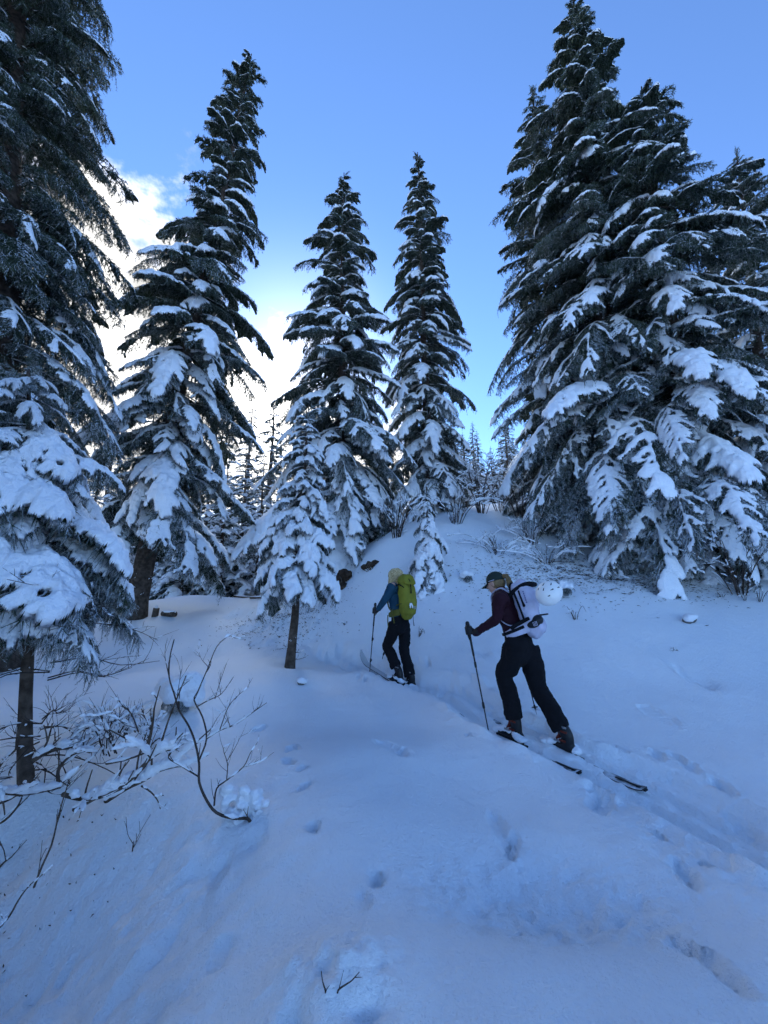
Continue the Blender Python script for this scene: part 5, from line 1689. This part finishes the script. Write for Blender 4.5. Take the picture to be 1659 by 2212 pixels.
soil_patch("dark bare earth and roots under the middle trees, right of the small spruce", 722, 1275, 0.55, 0.55, 3)
soil_patch("small dark root hole in the snow bank behind the front hiker", 800, 1225, 0.32, 0.16, 4)

# --- snowy bare shrubs on the bank
def bank_shrub(label, px, py, h, n, spread, seed, lean=0.0, twig=7, r=0.012, group="snowy bare shrubs on the bank", lump=1.7, name="snowy_shrub"):
    g = gpt(px, py, -0.05)
    h = h * (1.5 if group.startswith('snowy') else 1.0); spread = spread * (1.35 if group.startswith('snowy') else 1.0)
    rg = np.random.RandomState(seed)
    ps, rs = [], []
    for k in range(n):
        a = rg.uniform(0, 6.28); e = rg.uniform(0.25, 1.0)
        dx, dy = math.cos(a) * spread * e + lean, math.sin(a) * spread * e * 0.7
        hh = h * rg.uniform(0.6, 1.05)
        b0 = g + Vector((dx, dy, 0)) * 0.15
        ps.append([b0, b0 + Vector((dx * .2, dy * .2, hh * .4)), b0 + Vector((dx * .55, dy * .55, hh * .75)), b0 + Vector((dx * .9, dy * .9, hh * rg.uniform(.8, 1.0))), b0 + Vector((dx * 1.25, dy * 1.25, hh * rg.uniform(.55, .95)))])
        rs.append(r)
    return woody(name, label, "shrub", ps, rs, M_TWIG, 0.95, group, seed, twig, h * 0.22, lump, 0.3, 5)


bank_shrub("snowy bare shrub in the gap beside the right-hand trees", 1085, 1105, 1.5, 13, 0.9, 201, -0.3, 9)
bank_shrub("frosted bare shrub on top of the bank right of the slim spruce", 1040, 1108, 1.3, 15, 0.9, 211, 0.1, 10)
bank_shrub("frosted bare shrub against the left flank of the right-hand group", 1125, 1118, 1.2, 14, 0.8, 212, -0.1, 10)
bank_shrub("tangle of snowy branches at the foot of the slim spruce", 985, 1130, 0.8, 14, 0.9, 202, 0.2, 8)
bank_shrub("tangle of snowy branches between the two middle trees", 800, 1165, 1.2, 15, 1.1, 203, 0.2, 9, 0.016)
bank_shrub("snow-laden brush on the bank left of the white sapling", 855, 1160, 0.9, 12, 0.8, 204, 0.1, 9)
bank_shrub("low snowy brush under the left flank of the right-hand group", 1150, 1175, 0.55, 16, 0.8, 205, 0.0, 8, 0.008)
bank_shrub("low snowy heath left of the dark litter patch", 1075, 1195, 0.40, 18, 0.9, 206, 0.0, 8, 0.007)
bank_shrub("snowy scrub below the right-hand trees, on the litter slope", 1180, 1215, 0.35, 16, 0.8, 207, 0.0, 8, 0.007)
bank_shrub("snow-draped shrub at the right edge below the snow shelves", 1600, 1285, 0.9, 12, 0.6, 208, 0.0, 9, 0.010)
bank_shrub("tangled snowy shrub at the foot of the leaning spruce", 265, 1330, 0.7, 12, 0.7, 209, 0.0, 9, 0.009)
bank_shrub("snowy brush in the thicket behind the leaning spruce", 470, 1283, 0.7, 14, 1.1, 210, 0.0, 9, 0.009)
gs = "sparse twig sprigs sticking out of the open snow"
for i, (px, py, h, lab) in enumerate([(1243, 1338, 0.30, "bare forked sprig in the snow behind the white backpack"), (905, 1375, 0.22, "bare sprig in the snow right of the olive pack"),
                                      (1560, 1290, 0.18, "bare sprig in the snow below the snow shelves, left one"), (1610, 1298, 0.2, "bare sprig in the snow below the snow shelves, right one"),
                                      (745, 1350, 0.12, "tiny sprig in the snow left of the front hiker"), (1455, 1405, 0.10, "tiny sprig on the open slope at the right"), (1640, 1300, 0.35, "snowy sprig at the right edge")]):
    bank_shrub(lab, px, py, h, 5, h * 0.7, 230 + i, 0.0, 3, 0.006, gs, 1.2, "twig_sprig")
# twigs in the tussock at the bottom edge
for i, (pts, lab) in enumerate([([(703, 2140), (697, 2120), (694, 2098)], "short bare twig on the snow mound at the bottom, left one"), ([(730, 2140), (745, 2128), (760, 2118), (776, 2100)], "forked bare twig on the snow mound at the bottom, right one")]):
    g0 = gpt(*pts[0])
    Y0 = g0.y - 0.01
    woody("bare_twig", lab, "twig", [[g0 - Vector((0, 0, 0.03))] + [at(a, b_, Y0) for a, b_ in pts]], [0.0035], M_TWIG, 0.0, None, 300 + i, 2, 0.03, 1.0, 0.5)

# --- needle and twig litter scattered on the snow under the spruces
def litter(label, n, cx, cy, sx, sy, seed, smin=0.01, smax=0.045):
    rg = np.random.RandomState(seed)
    x = rg.normal(cx, sx, n); y = rg.normal(cy, sy, n)
    z = full_height(x, y) + 0.004
    a = rg.rand(n) * 6.28; l_ = rg.uniform(smin, smax, n); w_ = l_ * rg.uniform(0.12, 0.5, n)
    dx, dy = np.cos(a) * l_, np.sin(a) * l_; ex, ey = -np.sin(a) * w_, np.cos(a) * w_
    P = np.stack([x, y, z], 1)
    V = np.stack([P + np.stack([dx, dy, rg.uniform(-.003, .02, n)], 1), P + np.stack([ex, ey, rg.uniform(0, .012, n)], 1), P - np.stack([dx, dy, rg.uniform(-.02, .003, n)], 1), P - np.stack([ex, ey, rg.uniform(-.01, .004, n)], 1)], 1).reshape(-1, 3)
    o = mesh_obj("forest_litter", V, np.arange(len(V)).reshape(-1, 4), M_SOIL, smooth=False)
    tag(o, label, "litter", kind="stuff")


litter("dark needles and twig litter on the snow under the right-hand spruces", 5500, 5.0, 9.0, 1.5, 0.6, 1, 0.010, 0.05)
litter("dark needle litter on the trail under the middle spruces", 1500, -2.3, 9.7, 0.7, 0.7, 2, 0.010, 0.04)
litter("bits of bark and twigs on the snow under the near spruce", 120, -2.4, 2.8, 0.4, 0.3, 3, 0.004, 0.014)
bpy.data.scenes.remove(BAKE)
